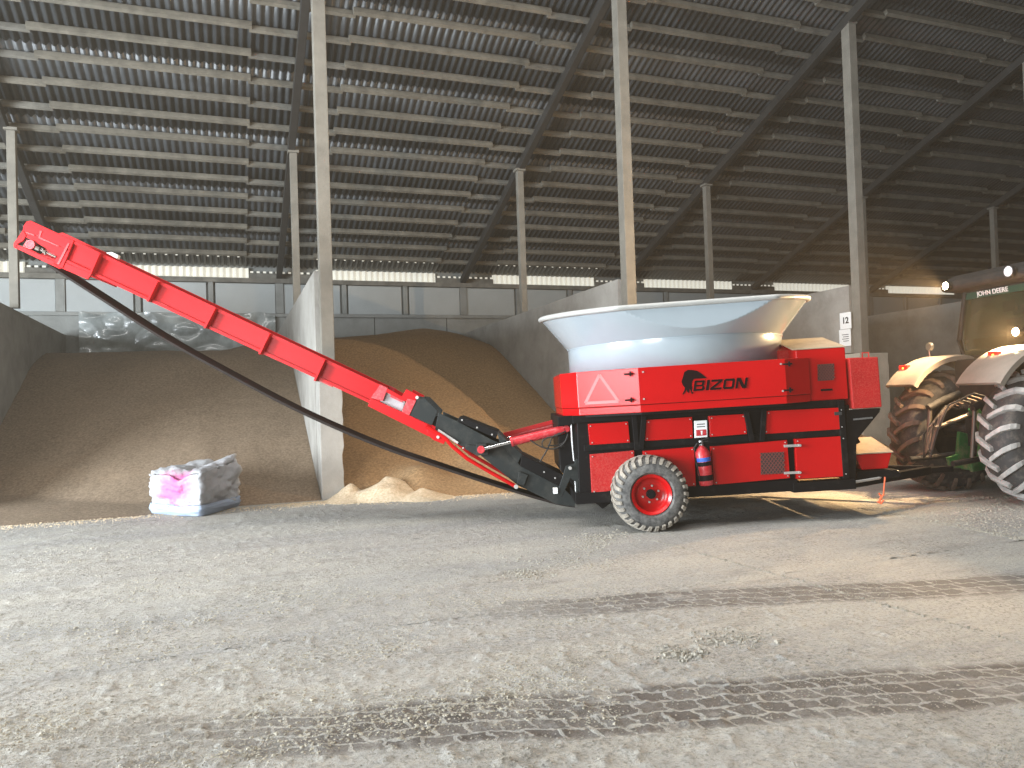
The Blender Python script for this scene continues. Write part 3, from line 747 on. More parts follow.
# ---- battery box on the drawbar
P = mps(WB+.15, (855, 455), (892, 454), (888, 469), (862, 470)); Q = mps(WB+.15, (852, 443), (886.5, 441.5))
g = G(); z0 = P[3][1]; zt = P[0][1]
g.prism([(P[0][0], zt), (P[1][0], zt), (P[2][0], z0), (P[3][0], z0)], WB+.15, WB+.6); bb = g.build('tool_box', 'red', GR, bevel=.01)
g = G(); V = [(P[0][0]-.01, WB+.13, zt+.005), (P[1][0]+.01, WB+.13, zt+.005), (P[1][0]-.03, WB+.62, zt+.17), (P[0][0]-.04, WB+.62, zt+.17)]
g.quad(*V); g.quad(*[(x, y, z+.012) for x, y, z in V]); 
for i in range(4):
    a_, b2 = V[i], V[(i+1) % 4]; g.quad(a_, b2, (b2[0], b2[1], b2[2]+.012), (a_[0], a_[1], a_[2]+.012))
lbl(g.build('lid', 'beigetop', bb), 'beige sloping lid')  # lid takes the same beige as the hood top
g = G(); g.prism([(P[0][0]+.01, zt), (P[1][0]-.01, zt), (P[1][0]-.04, zt+.15), (P[0][0]-.02, zt+.15)], WB+.58, WB+.6); g.build('back_plate', 'redd', bb)
# platform below it
P = mps(WB+.15, (855, 471), (895, 469), (900, 476), (856, 482)); g = G(); g.prism(P, WB+.1, 2.4); g.build('platform', 'black', GR, bevel=.006)
# ---- drawbar: two converging beams to the hitch eye
g = G()
E_ = mp(926, 470, 1.6)
for sgn, w0 in ((-1, WB+.08), (1, 2.7)):
    g.bar((1.9, w0, .37), (2.65, w0, .36), .12, .12)
    g.bar((2.6, w0, .36), (E_[0], 1.6+sgn*.06, E_[1]), .10, .11)
g.bar((E_[0]-.1, 1.6, E_[1]), (E_[0]+.35, 1.6, E_[1]), .14, .08)
g.build('drawbar', 'black', GR, bevel=.008)
a = mp(855, 482, WB); b_ = mp(900, 471.5, WB+.25); g = G(); g.tube([(a[0], WB, a[1]), ((a[0]+b_[0])/2, WB+.1, (a[1]+b_[1])/2-.015), (b_[0], WB+.3, b_[1])], .017, 8); g.build('guard_pipe', 'bolt', GR)
a = mps(WB+.1, (885, 477), (884, 488), (883.5, 494), (879, 503)); g = G()
g.tube([(p[0], WB+.1, p[1]) for p in a], .010, 8); b2 = mps(WB+.1, (884, 494), (880, 499), (877.5, 502), (881, 503.5), (883.5, 500)); g.tube([(p[0], WB+.1, p[1]) for p in b2], .013, 8)
b2 = mps(WB+.1, (879, 493), (881, 497)); g.tube([(p[0], WB+.1, p[1]) for p in b2], .010, 6)
lbl(g.build('hanging_hook', 'orange', GR), 'orange hook hanging from the drawbar')
# ---- wheels with lugs
def small_wheel(w0, w1, out):          # out = -1: outer side towards the camera
    Rr, cz = .455, .447; cxw = .035; root = empty('wheel'); root.parent = GR; root.location = (cxw, 0, cz)
    wm = (w0+w1)/2; hw = (w1-w0)/2
    prof = [(-hw+.05, .235), (-hw+.0, .27), (-hw, .33), (-hw+.03, .395), (-hw+.08, .432), (-hw*.35, .442), (hw*.35, .442), (hw-.08, .432), (hw-.03, .395), (hw, .33), (hw, .27), (hw-.05, .235)]
    g = G(); g.lathe([(wm+h_, r) for h_, r in prof], 'y', (0, 0, 0), 56); ty = g.build('tyre', 'rubberside', root, smooth=50)
    g = G(); nL = 30
    for k in range(nL):
        for sgn in (-1, 1):
            t0 = 2*math.pi*(k+(.5 if sgn > 0 else 0))/nL; V = []
            path = [(.00, .0, .445), (.10, hw*.45, .443), (.17, hw*.82, .430), (.20, hw*.98, .385)]
            rows = []
            for dt, ax, r in path:
                for e in (-.045, .045):
                    pass
            for (dt, ax, r) in path:
                row = []
                for e in (-.05, .05):
                    for rr in (r-.012, r+.012 if r > .4 else r+.009):
                        t_ = t0+dt+e; row.append(g.b.verts.new((rr*math.cos(t_), wm+sgn*ax, rr*math.sin(t_))))
                rows.append(row)
            for A, B in zip(rows, rows[1:]):
                g.b.faces.new((A[0], B[0], B[1], A[1])); g.b.faces.new((A[1], B[1], B[3], A[3])); g.b.faces.new((A[3], B[3], B[2], A[2]))
            A = rows[0]; g.b.faces.new((A[0], A[1], A[3], A[2])); A = rows[-1]; g.b.faces.new((A[0], A[2], A[3], A[1]))
    g.build('tread', 'rubber', ty)
    o_ = w0 if out < 0 else w1; s = 1 if out < 0 else -1
    g = G(); g.lathe([(o_+s*.045, .205), (o_+s*.02, .235), (o_+s*.03, .245), (o_+s*.06, .225), (o_+s*.10, .20), (o_+s*.13, .165), (o_+s*.14, .10), (o_+s*.13, .07), (o_+s*.13, .0)], 'y', (0, 0, 0), 48)
    g.lathe([(w0+.03, .236), (w1-.03, .236)], 'y', (0, 0, 0), 40)
    rm = g.build('rim', 'red', root, smooth=50)
    g = G(); g.cyl((0, o_+s*.07, 0), (0, o_+s*.14, 0), .055, 16); g.cyl((0, o_+s*.05, 0), (0, o_+s*.07, 0), .035, 16); g.build('hub', 'black', rm)
    for k in range(6):
        t_ = 2*math.pi*k/6+.3; g = G(); g.cyl((.10*math.cos(t_), o_+s*.115, .10*math.sin(t_)), (.10*math.cos(t_), o_+s*.14, .10*math.sin(t_)), .013, 6); g.build('bolt', 'bolt', rm)
    return root
small_wheel(0.0, .50, -1); small_wheel(2.70, 3.20, 1)
g = G(); g.cyl((.05, .15, .45), (.05, 3.05, .45), .05, 12); g.build('axle', 'black', GR)
# dark skid plate below the rear end
P = mps(WB+.3, (585, 494), (612, 492), (610, 502), (602, 508), (592, 500)); g = G(); g.prism(P, WB+.2, 2.6); g.build('skid_plate', 'black', GR, bevel=.01)
# ---- rear end: interior, bracket, pole
P = mps(1.0, (557, 418), (578, 417), (577, 490), (560, 470)); g = G(); g.prism(P, .95, 2.3); g.build('rear_housing', 'black', GR, bevel=.01)
P = mps(.75, (557, 416), (580, 415), (580, 423), (557, 426)); g = G(); g.prism(P, .55, 2.4); g.build('rear_beam', 'black', GR, bevel=.006)
BK = [(566, 465.9), (574.5, 463.7), (576, 458.7), (583.8, 458.7), (584.5, 481.6), (590, 484.5), (590, 501.7), (576.7, 501.7), (576, 482), (570.5, 478), (561.6, 497.4), (556.6, 494.5)]
g = G(); g.prism(mps(.60, *BK), .58, .64); br = g.build('hinge_bracket', 'dgrey', GR, bevel=.006)
g = G(); g.prism(mps(2.4, *[(x-(x-512)*.0, y) for x, y in BK]), 2.4, 2.46); g.build('hinge_bracket', 'dgrey', GR, bevel=.006)
c = mp(570, 468, .57); g = G(); g.cyl((c[0], .55, c[1]), (c[0], .60, c[1]), .022, 10); g.build('pin', 'bolt', br)
c = mp(555.5, 490.5, .6); g = G(); g.box((c[0]-.03, .56, c[1]-.035), (c[0]+.025, .64, c[1]+.035)); g.build('pad', 'paper', br)
P = mps(.6, (571, 416), (572, 440), (574, 461)); g = G(); g.tube([(p[0], .6, p[1]) for p in P], .014, 8); g.build('rear_pole', 'steel', GR)
P = mps(.6, (575, 478), (576.5, 503)); g = G(); g.tube([(p[0], .6, p[1]) for p in P], .012, 8); g.build('rear_pole', 'steel', GR)
# hydraulic hoses hanging in loops
HZ = [[(566, 431), (556, 436), (545, 438), (541, 444), (545, 449), (556, 449), (565, 443), (568, 434)], [(560, 433), (552, 437), (549, 447), (540, 462)], [(530, 440), (540, 447), (552, 450), (562, 447)], [(563, 428), (569, 432), (568, 440), (560, 446), (548, 446)]]
for i, hz in enumerate(HZ):
    g = G(); pts = [(mp(x, y, .85)[0], .85+.03*i, mp(x, y, .85)[1]) for x, y in hz]
    # smooth the polyline
    for _ in range(2):
        q = [pts[0]]
        for a_, b2 in zip(pts, pts[1:]): q += [tuple(.75*s+.25*t_ for s, t_ in zip(a_, b2)), tuple(.25*s+.75*t_ for s, t_ in zip(a_, b2))]
        pts = q+[pts[-1]]
    g.tube(pts, .010, 6); g.build('hydraulic_hose', 'tblack', GR, smooth=True)
# ---- discharge conveyor
W0, W1 = 1.22, 1.95
def plate(pts, name, m, parent, w=W0, th=.03, both=True, bevel=.004):
    P = mps(W0, *pts); g = G(); g.prism(P, w, w+th); o = g.build(name, m, parent, bevel=bevel)
    if both: g = G(); g.prism(P, W1-(w-W0)-th, W1-(w-W0)); g.build(name, m, parent, bevel=bevel)
    return o
lowc = empty('lower_conveyor'); lowc.parent = GR
plate([(483, 450), (502, 444), (520.6, 466), (563, 488), (576, 500), (574.5, 507), (556, 504), (518, 485.4), (490, 463), (477, 452.6)], 'side_plate', 'dgrey', lowc)
plate([(438.6, 412.7), (457, 421), (492.5, 440), (502, 444), (497, 449), (481, 452), (461, 446), (435, 430)], 'side_plate', 'dgrey', lowc, W0-.01)
plate([(418.7, 396.3), (424, 397), (437.8, 411), (432, 425.5), (409.3, 415)], 'side_plate', 'dgrey', lowc, W0-.02)
P = mps(W0, (459.7, 416.3), (498.4, 431.5), (496, 438.5), (457.3, 421)); g = G(); g.prism(P, W0-.03, W1+.03); g.build('cover', 'black', lowc, bevel=.006)
P = mps(W0, (497, 431), (522.5, 454), (518, 463), (500, 444)); g = G(); g.prism(P, W0-.03, W1+.03); g.build('cover', 'dgrey', lowc, bevel=.006)
P = mps(W0, (521.8, 454.5), (563.5, 475), (561, 486.5), (520, 465.5)); g = G(); g.prism(P, W0-.03, W1+.03); g.build('cover', 'black', lowc, bevel=.006)
P = mps(W0, (436, 416), (460, 428), (495, 446), (562, 492), (560, 499), (516, 480), (480, 450), (430, 424)); g = G(); g.prism(P, W0+.03, W1-.03); g.build('trough', 'black', lowc)
P = mps(W0-.03, (484, 448), (520, 460), (525, 476), (515, 486)); 
g = G(); g.prism(mps(W0-.03, (519, 471.5), (528, 475), (524, 486), (517, 484)), W0-.035, W0+.02); g.build('gusset', 'dgrey', lowc, bevel=.004)
g = G(); g.prism(mps(W0-.03, (466, 444), (483, 447), (478, 456), (465, 449)), W0-.05, W0+.02); g.build('gusset', 'dgrey', lowc, bevel=.004)
for x, y in ((462, 420), (477, 427.5), (492, 434.5), (544, 472), (555, 478), (463, 448)):
    c = mp(x, y, W0-.04); g = G(); g.cyl((c[0], W0-.045, c[1]), (c[0], W0-.02, c[1]), .012, 8); g.build('bolt', 'bolt', lowc)
P = mps(W0-.03, (438, 430), (458, 443)); g = G(); g.bar((P[0][0], W0-.03, P[0][1]), (P[1][0], W0-.03, P[1][1]), .03, .018, (0, 1, 0)); g.build('edge_strip', 'bolt', lowc)
for sgn, w in ((0, W0-.05), (1, W1+.05)):
    P = mps(W0-.05, (426, 426), (445, 438), (452, 446), (467, 458.5), (490, 472), (516, 486.5)); g = G(); g.tube([(p[0], w, p[1]) for p in P], .026, 8); g.build('support_tube', 'red', lowc, smooth=True)
    c = P[-1]; g = G(); g.cyl((c[0], w-.03, c[1]), (c[0], w+.03, c[1]), .03, 10); g.build('pin', 'bolt', lowc)
# red boom
boom = empty('conveyor_boom'); boom.parent = GR
Tp = [(74, 240.5), (380.6, 385)]; Bt = [(62, 268), (369, 411)]
def lerp(a, b, t): return (a[0]+(b[0]-a[0])*t, a[1]+(b[1]-a[1])*t)
def topat(x): return (x, 240.5+(x-74)*.4717)
def botat(x): return (x, 260.5+(x-62)*.4640)
plate([topat(72), topat(381), botat(371), botat(62)], 'side_channel', 'redboom', boom, W0+.03, .02)
P = mps(W0, topat(72), topat(381), (381-1, topat(381)[1]+3), (71, topat(72)[1]+3)); g = G(); g.prism(P, W0-.005, W0+.035); g.prism(P, W1-.035, W1+.005); g.build('top_flange', 'redboom', boom)
P = mps(W0, botat(371), botat(62), (63, botat(62)[1]-2.6), (372, botat(371)[1]-2.6)); g = G(); g.prism(P, W0-.005, W0+.035); g.prism(P, W1-.035, W1+.005); g.build('bottom_flange', 'redboom', boom)
# belt trough pan inside and upper belt run
P = mps(W0, (70, 252), (376, 396), (375, 399), (69, 255)); g = G(); g.prism(P, W0+.05, W1-.05); g.build('trough', 'redd', boom)
P = mps(W0, (66, 243), (385, 392.5), (384.5, 394.5), (65.5, 245)); g = G(); g.prism(P, W0+.06, W1-.06); g.build('carrying_belt', 'belt', boom)
M['ribred'] = mat('red_bracket_paint', (.50, .008, .012), .4)  # even red for brackets and stiffeners, close to the boom paint
for (xt, yt, xb, yb) in ((101, 253.5, 91.5, 275.5), (158.5, 281.5, 149, 301.5), (216, 307.5, 205.6, 328), (269.7, 333.5, 260, 354), (324.5, 359.5, 314.8, 380.5)):
    dx, dy = 2.2*.9, 2.2*.43
    P = mps(W0, (xt, yt), (xt+dx, yt+dy), (xb+dx, yb+dy), (xb, yb)); g = G(); g.prism(P, W0-.075, W0+.05); g.prism(P, W1-.05, W1+.075)
    g.prism(mps(W0, (xb+1.5, yb-4), (xb+dx+1.5, yb-4+dy), (xb+dx, yb+dy), (xb, yb)), W0, W1)
    rb = g.build('rib', 'redboom', boom, bevel=.003)
    g = G(); g.prism(mps(W0, (xb+3, yb-2.5), (xb+18, yb+4.2), (xb+17, yb+6.5), (xb+1, yb-1)), W0+.0, W0+.05); g.build('idler_bracket', 'ribred', rb)
# transition box at the lower end of the boom
plate([(383, 386), (404, 397), (406, 389), (418, 395), (410, 416), (431, 427), (426, 436), (369, 409), (372, 400)][:0] or [(380.5, 384.5), (388, 388), (383, 401), (371, 398)], 'end_plate', 'redcyl', boom, W0-.02, .04)
plate([(371, 398), (410, 415.5), (431.6, 426), (436, 437), (428, 436), (368, 406)], 'end_rail', 'redboom', boom, W0-.02, .05)
plate([(387, 388), (402, 396.5), (406.5, 389), (418.5, 395.5), (416, 400), (409, 399.5), (404.5, 401.5), (386, 392)], 'end_rail', 'redboom', boom, W0-.02, .05)
plate([(408, 398.5), (416.5, 400.5), (409.5, 415.5), (402, 412)], 'end_plate', 'redcyl', boom, W0-.03, .04)
P = mps(W0+.1, (384, 391), (406, 401), (402, 413), (381, 402)); g = G(); g.prism(P, W0+.03, W0+.08); g.build('window_plate', mat('grey_film', (.45, .42, .43), .35, var=.3, vscale=10), boom)
P = mps(W0+.02, (391, 394.5), (403, 400), (402, 402.5), (390, 397)); g = G(); g.prism(P, W0+.015, W0+.03); g.build('warning_label', 'redcyl', boom)
g = G(); c = mp(417, 397.5, W0-.05); g.cyl((c[0], W0-.05, c[1]), (c[0], W0-.02, c[1]), .022, 10); c = mp(438, 437, W0-.05); g.cyl((c[0], W0-.06, c[1]), (c[0], W0-.02, c[1]), .022, 10); g.build('pin', 'bolt', boom)
plate([(428, 427), (438, 431), (446, 440), (444, 444), (434, 440), (427, 434)], 'knuckle', 'redboom', boom, W0-.04, .06)
# head box with take-up slot
HP = lambda a, b: (28+a*.897*1-(b)*.44, 221+a*.42*1.03+(b)*.897)     # a along the boom, b across, in photo units from the top left corner
hd = empty('head_box'); hd.parent = boom
def hplate(pts, name, m, w=W0-.02, th=.03, far=True):
    P = mps(W0, *pts); g = G(); g.prism(P, w, w+th); o = g.build(name, m, hd, bevel=.003)
    if far: g = G(); g.prism(P, W1+(W0-w)-th, W1+(W0-w)); g.build(name, m, hd, bevel=.003)
    return o
# built from strips round the slot
hplate([(24.5, 226), (27.5, 221.8), (31.5, 221), (74.7, 241), (70.5, 250), (35, 235), (23.5, 231)], 'head_plate', 'redboom')
hplate([(21.3, 234), (24, 230), (27, 236), (24, 241), (18.5, 244), (18, 249.5), (14.6, 247.5), (14.6, 243.5)], 'head_plate', 'redboom')
hplate([(14.6, 247.5), (18, 244.5), (56, 262), (62.5, 268), (60, 269)], 'head_plate', 'redboom')
hplate([(57.5, 256.5), (70.5, 250), (74.7, 241), (63.5, 268), (60.5, 269), (54, 264)], 'head_plate', 'redboom')
hplate([(35, 234), (70.8, 249), (66, 259), (57, 256.5), (44, 247), (33, 240.5), (24, 236.5), (24, 231)], 'head_plate', 'redboom', W0-.01)
hplate([(17.5, 246), (31, 249.5), (40, 254), (54, 259), (60, 263), (60, 268)], 'head_plate', 'redboom', W0-.01)
P = mps(W0, (22, 238), (58, 254), (54, 261), (18, 245)); g = G(); g.prism(P, W0+.10, W1-.10); g.build('inner_box', 'ribred', hd)
c = mp(31.5, 245, W0); g = G(); g.cyl((c[0], W0-.03, c[1]), (c[0], W1+.03, c[1]), .045, 20); g.lathe([(W0-.035, .045), (W0-.035, .062), (W0-.01, .062)], 'y', (c[0], 0, c[1]), 24); g.build('head_shaft', 'redcyl', hd, smooth=40)
c = mp(31.5, 245, W0); g = G(); g.cyl((c[0], W0+.08, c[1]), (c[0], W1-.08, c[1]), .12, 28); g.build('drum', 'belt', hd, smooth=40)
P = mps(W0-.03, (36, 248), (44, 251.5), (56, 257)); g = G(); g.tube([(p[0], W0-.03, p[1]) for p in P], .010, 8); g.cyl((P[1][0]-.02, W0-.03, P[1][1]+.045), (P[1][0]+.02, W0-.03, P[1][1]-.045), .010, 8); g.cyl((P[0][0], W0-.03, P[0][1]), (P[0][0]+.05, W0-.03, P[0][1]-.02), .028, 6); g.cyl((P[1][0]-.01, W0-.03, P[1][1]), (P[1][0]+.03, W0-.03, P[1][1]-.013), .024, 6); g.build('takeup_screw', 'greasy', hd)
hplate([(41, 230.5), (43.5, 231.5), (41.5, 237.5), (60, 246), (60.3, 247.2), (39.5, 238.5)], 'stiffener', 'ribred', W0-.028, .01, False)
hplate([(27.5, 232), (36, 235), (35.5, 236.3), (27, 233.3)], 'stiffener', 'ribred', W0-.028, .01, False)
hplate([(69, 243), (71, 244), (60.5, 265), (58, 264)], 'stiffener', 'ribred', W0-.03, .012, False)
hplate([(64, 262), (92, 274), (88, 279.5), (61, 268)], 'lower_guard', 'redboom', W0-.01, .03)
P = mps(W0, (104, 252), (110, 251.5), (116, 254.5), (115, 258)); g = G(); g.prism(P, W0+.05, W0+.12); g.build('lamp_cap', 'paper', boom)
# sagging return belt
BP = [(48, 266), (101, 300), (164, 341), (234, 379), (299, 413.5), (380, 448.5), (438.6, 468), (497, 487.5), (556, 505), (575, 507.5)]
def smoothp(p, n=3):
    for _ in range(n):
        q = [p[0]]
        for a_, b2 in zip(p, p[1:]): q += [lerp(a_, b2, .25), lerp(a_, b2, .75)]
        p = q+[p[-1]]
    return p
bp_ = smoothp(mps(W0+.1, *BP), 3); g = G(); wa, wb = W0+.08, W1-.16; th = .035
rows = []
for a_, c in bp_: rows.append([g.b.verts.new(v) for v in ((a_, wa, c), (a_, wb, c), (a_, wb, c+th), (a_, wa, c+th))])
for A, B in zip(rows, rows[1:]):
    for i in range(4): g.b.faces.new((A[i], A[(i+1) % 4], B[(i+1) % 4], B[i]))
g.b.faces.new(rows[0]); g.b.faces.new(rows[-1][::-1]); lbl(g.build('return_belt', 'belt', GR, smooth=50), 'slack black rubber belt sagging below the boom')
# ---- hydraulic cylinders
for w in (.95, 2.2):
    a = mp(564, 429.5, .95); b_ = mp(513, 441.5, .95); r_ = mp(481, 449.5, .95)
    cyl = empty('hydraulic_cylinder'); cyl.parent = GR
    g = G(); g.cyl((a[0], w, a[1]), (b_[0], w, b_[1]), .058, 16); g.cyl((b_[0], w, b_[1]), (b_[0]-.03, w, b_[1]-.006), .068, 16); g.build('barrel', 'redcyl', cyl, smooth=40)
    g = G(); g.cyl((b_[0], w, b_[1]), (r_[0], w, r_[1]), .022, 12); g.build('rod', 'chrome', cyl, smooth=40)
    g = G(); g.cyl((r_[0], w-.04, r_[1]), (r_[0], w+.04, r_[1]), .05, 12); g.cyl((a[0]+.03, w-.05, a[1]+.01), (a[0]+.03, w+.05, a[1]+.01), .045, 12); g.build('clevis', 'redcyl', cyl)
# lug plates joining rods to the conveyor, upper link arm
P = mps(.95, (476, 444), (486, 444), (488, 455), (476, 456)); g = G(); g.prism(P, 1.0, 1.22); g.build('rod_bracket', 'dgrey', GR, bevel=.004)
P = mps(1.9, (503, 438), (556, 423), (556, 419), (503, 433)); g = G(); g.prism(P, 1.9, 1.96); g.build('link_arm', 'ribred', GR, bevel=.004)
# ---- safety label on the body
c = mps(WB-.05, (694.5, 421), (707, 420.3), (707.5, 437), (695, 438))
g = G(); g.prism(c, WB-.045, WB-.02); sl = g.build('safety_label', 'paper', GR)
c2 = mps(WB-.05, (696.2, 430), (706.2, 429.3), (706.5, 435.3), (696.5, 436)); g = G(); g.prism(c2, WB-.048, WB-.044); g.build('pictogram', 'redcyl', sl)
c2 = mps(WB-.05, (700.5, 430.8), (702.5, 430.7), (702.4, 434.8), (701.2, 434.9), (700.9, 433)); g = G(); g.prism(c2, WB-.050, WB-.047); g.build('pictogram_mark', 'paper', sl)
for y in (424, 426.5):
    c2 = mps(WB-.05, (697, y), (705, y-.5), (705, y+.4), (697, y+.9)); g = G(); g.prism(c2, WB-.048, WB-.044); g.build('print_line', 'ink', sl)

# ================================================================ FIRE EXTINGUISHER (hangs on the grinder)
a = mp(704.5, 485, WB-.12); tpz = mp(704, 445, WB-.12)[1]
FE = empty('fire_extinguisher', MM @ Matrix.Translation((a[0]+.025, WB-.13, a[1])) @ Matrix.Rotation(R_(-4), 4, 'Y'))
Hh = tpz-a[1]
g = G(); g.lathe([(0, .0), (0, .080), (.02, .088), (Hh*.82, .088), (Hh*.93, .055), (Hh, .022), (Hh+.02, .02)], 'z', (0, 0, 0), 28); g.build('cylinder', 'redcyl', FE, smooth=40)
g = G(); g.lathe([(Hh*.60, .0895), (Hh*.70, .0895)], 'z', (0, 0, 0), 28); g.build('label_band', 'blue', FE)
g = G(); g.lathe([(Hh*.49, .090), (Hh*.59, .090)], 'z', (0, 0, 0), 28); g.lathe([(Hh*.12, .090), (Hh*.26, .090)], 'z', (0, 0, 0), 28); g.build('strap', 'black', FE)
g = G(); g.cyl((0, 0, Hh), (0, 0, Hh+.06), .028, 12); g.build('valve', 'steel', FE)
g = G(); g.bar((-.02, 0, Hh+.06), (.10, 0, Hh+.075), .02, .012); g.bar((-.02, 0, Hh+.045), (.09, 0, Hh+.04), .02, .01); g.build('handle', 'tblack', FE)
g = G(); g.tube([(0, -.03, Hh+.03), (-.06, -.04, Hh+.03), (-.10, -.03, Hh-.02), (-.095, -.02, Hh*.6), (-.08, -.03, Hh*.3), (-.075, -.03, Hh*.12)], .011, 8); g.build('hose', 'tblack', FE, smooth=True)
tag(FE, 'small red fire extinguisher with a blue band strapped to the side of the grinder', 'extinguisher')

# ================================================================ TRACTOR
hd_ang = .2
TO = MM @ Vector((5.40, 2.10, 0)); TO.z = 0
hx = _r*math.cos(hd_ang)+MB_*math.sin(hd_ang); hy = -_r*math.sin(hd_ang)+MB_*math.cos(hd_ang)
TM = Matrix(((hx.x, hy.x, 0, TO.x), (hx.y, hy.y, 0, TO.y), (0, 0, 1, 0), (0, 0, 0, 1)))
TR = empty('tractor', TM); tag(TR, 'green farm tractor with lit work lamps hitched to the grinder at the right edge', 'tractor')
RW = .93
def big_wheel(y0, lugm):
    root = empty('wheel'); root.parent = TR; root.location = (0, y0, RW)
    hw = .30; prof = [(-hw+.06, .50), (-hw, .56), (-hw-.01, .68), (-hw+.03, .80), (-hw+.09, .865), (-.1, .882), (.1, .882), (hw-.09, .865), (hw-.03, .80), (hw+.01, .68), (hw, .56), (hw-.06, .50)]
    g = G(); g.lathe(prof, 'y', (0, 0, 0), 64); ty = g.build('tyre', 'tractortyre', root, smooth=50)
    nL = 20
    for k in range(nL):
        for sgn in (-1, 1):
            g = G()
            t0 = 2*math.pi*(k+(.5 if sgn > 0 else 0))/nL; rows = []
            for dt, ax, r, e in ((-.02, -.03, .882, .034), (.06, .09, .880, .036), (.13, .20, .866, .040), (.18, .28, .822, .044), (.20, .312, .755, .042)):
                row = []
                for ee in (-e, e):
                    for rr in (r-.02, r+.060 if ax < .27 else r+.036): row.append(g.b.verts.new((rr*math.cos(t0-dt+ee), sgn*ax, rr*math.sin(t0-dt+ee))))
                rows.append(row)
            for A, B in zip(rows, rows[1:]):
                g.b.faces.new((A[0], B[0], B[1], A[1])); g.b.faces.new((A[1], B[1], B[3], A[3])); g.b.faces.new((A[3], B[3], B[2], A[2]))
            A = rows[0]; g.b.faces.new((A[0], A[1], A[3], A[2])); A = rows[-1]; g.b.faces.new((A[0], A[2], A[3], A[1]))
            g.build('tread_lug', lugm, ty, bevel=.008)
    M['yellow'] = M.get('yellow') or mat('yellow_rim', (.55, .40, .03), .4, dust=(.3, .25, .15), dthr=.5)
    g = G(); g.lathe([(-hw+.05, .50), (-hw+.09, .49), (-.05, .46), (-.02, .3), (-.04, .15), (-.04, 0)], 'y', (0, 0, 0), 48); g.lathe([(hw-.05, .50), (.02, .46), (0, .3), (0, 0)], 'y', (0, 0, 0), 48)
    g.build('rim', 'tblack', root, smooth=40)
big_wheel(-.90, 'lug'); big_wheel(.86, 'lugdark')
# rear axle, transmission, underbody
g = G(); g.cyl((0, -.9, RW), (0, .9, RW), .11, 16); g.box((-.25, -.22, RW-.32), (1.6, .22, RW+.30)); g.box((-.32, -.15, RW-.2), (-.2, .15, RW+.2)); g.build('rear_axle', 'tblack', TR, bevel=.02)
g = G(); g.box((-.10, -.55, RW+.32), (.35, .55, 2.02)); g.build('cab_base', 'tblack', TR, bevel=.02)
# hood, front axle and front wheels stand ahead of the cab, beyond the frame
g = G(); g.prism([(1.7, 1.15), (3.9, 1.0), (4.0, 1.5), (3.8, 1.75), (1.7, 2.0)], -.38, .38); g.build('bonnet', 'green', TR, bevel=.05)
g = G(); g.cyl((3.1, -.85, .72), (3.1, .85, .72), .09, 12); g.box((2.6, -.25, .6), (3.7, .25, 1.1)); g.build('front_axle', 'tblack', TR)
for y0 in (-.88, .88):
    g = G(); g.lathe([(y0-.2, .36), (y0-.22, .5), (y0-.16, .66), (y0, .70), (y0+.16, .66), (y0+.22, .5), (y0+.2, .36), (y0+.02, .30), (y0+.02, 0)], 'y', (3.1, 0, .70), 40); g.build('front_wheel', 'tractortyre', TR, smooth=50)
# fenders
def fender(y0, y1, m, r0=1.04, a0=147, a1=62):
    g = G(); K = 16; rows = []
    for k in range(K+1):
        t = R_(a0-k*(a0-a1)/K); r = r0+.03*math.sin(k/K*math.pi)
        rows.append([(r*math.cos(t), y, RW+rr*math.sin(t)/r*r if 0 else RW+(r+dr)*math.sin(t)) if 0 else ((r+dr)*math.cos(t), y, RW+(r+dr)*math.sin(t)) for y, dr in ((y0, -.05), (y0, .02), (y0+.05, .045), (y1-.05, .045), (y1, .02), (y1, -.05), (y1-.03, .0), (y0+.03, .0))])
    V = [[g.b.verts.new(p) for p in r_] for r_ in rows]
    for A, B in zip(V, V[1:]):
        for i in range(8): g.b.faces.new((A[i], A[(i+1) % 8], B[(i+1) % 8], B[i]))
    g.b.faces.new(V[0][::-1]); g.b.faces.new(V[-1]); return g.build('fender', m, TR, smooth=35)
fender(.50, 1.14, 'fender', 1.10, 140); fender(-1.16, -.40, 'fender', 1.16, 143)
# cab
cx0, cx1, cw = .22, 1.75, .78
zb, zt = 2.08, 3.10
posts = [((cx0+.04, cw-.06, zb-.1), (cx0+.0, cw, zb+.25), (cx0+.10, cw-.06, zt)), ((cx0+.04, -cw+.06, zb-.1), (cx0, -cw, zb+.25), (cx0+.10, -cw+.06, zt)), ((cx1, cw, zb-.4), (cx1, cw, zb+.25), (cx1-.15, cw-.06, zt)), ((cx1, -cw, zb-.4), (cx1, -cw, zb+.25), (cx1-.15, -cw+.06, zt))]
cab = empty('cab'); cab.parent = TR
for ps in posts: g = G(); g.tube(ps, .04, 10); g.build('post', 'tblack', cab, smooth=True)
g = G(); g.bar((cx0+.03, -cw+.05, zb-.03), (cx0+.03, cw-.05, zb-.03), .06, .07); g.bar((cx0+.1, -cw+.05, zt), (cx0+.1, cw-.05, zt), .07, .08)
for s in (-1, 1): g.bar((cx0, s*(cw-.02), zb-.05), (cx1, s*(cw-.02), zb-.3), .06, .06)
g.build('window_frame', 'tblack', cab)
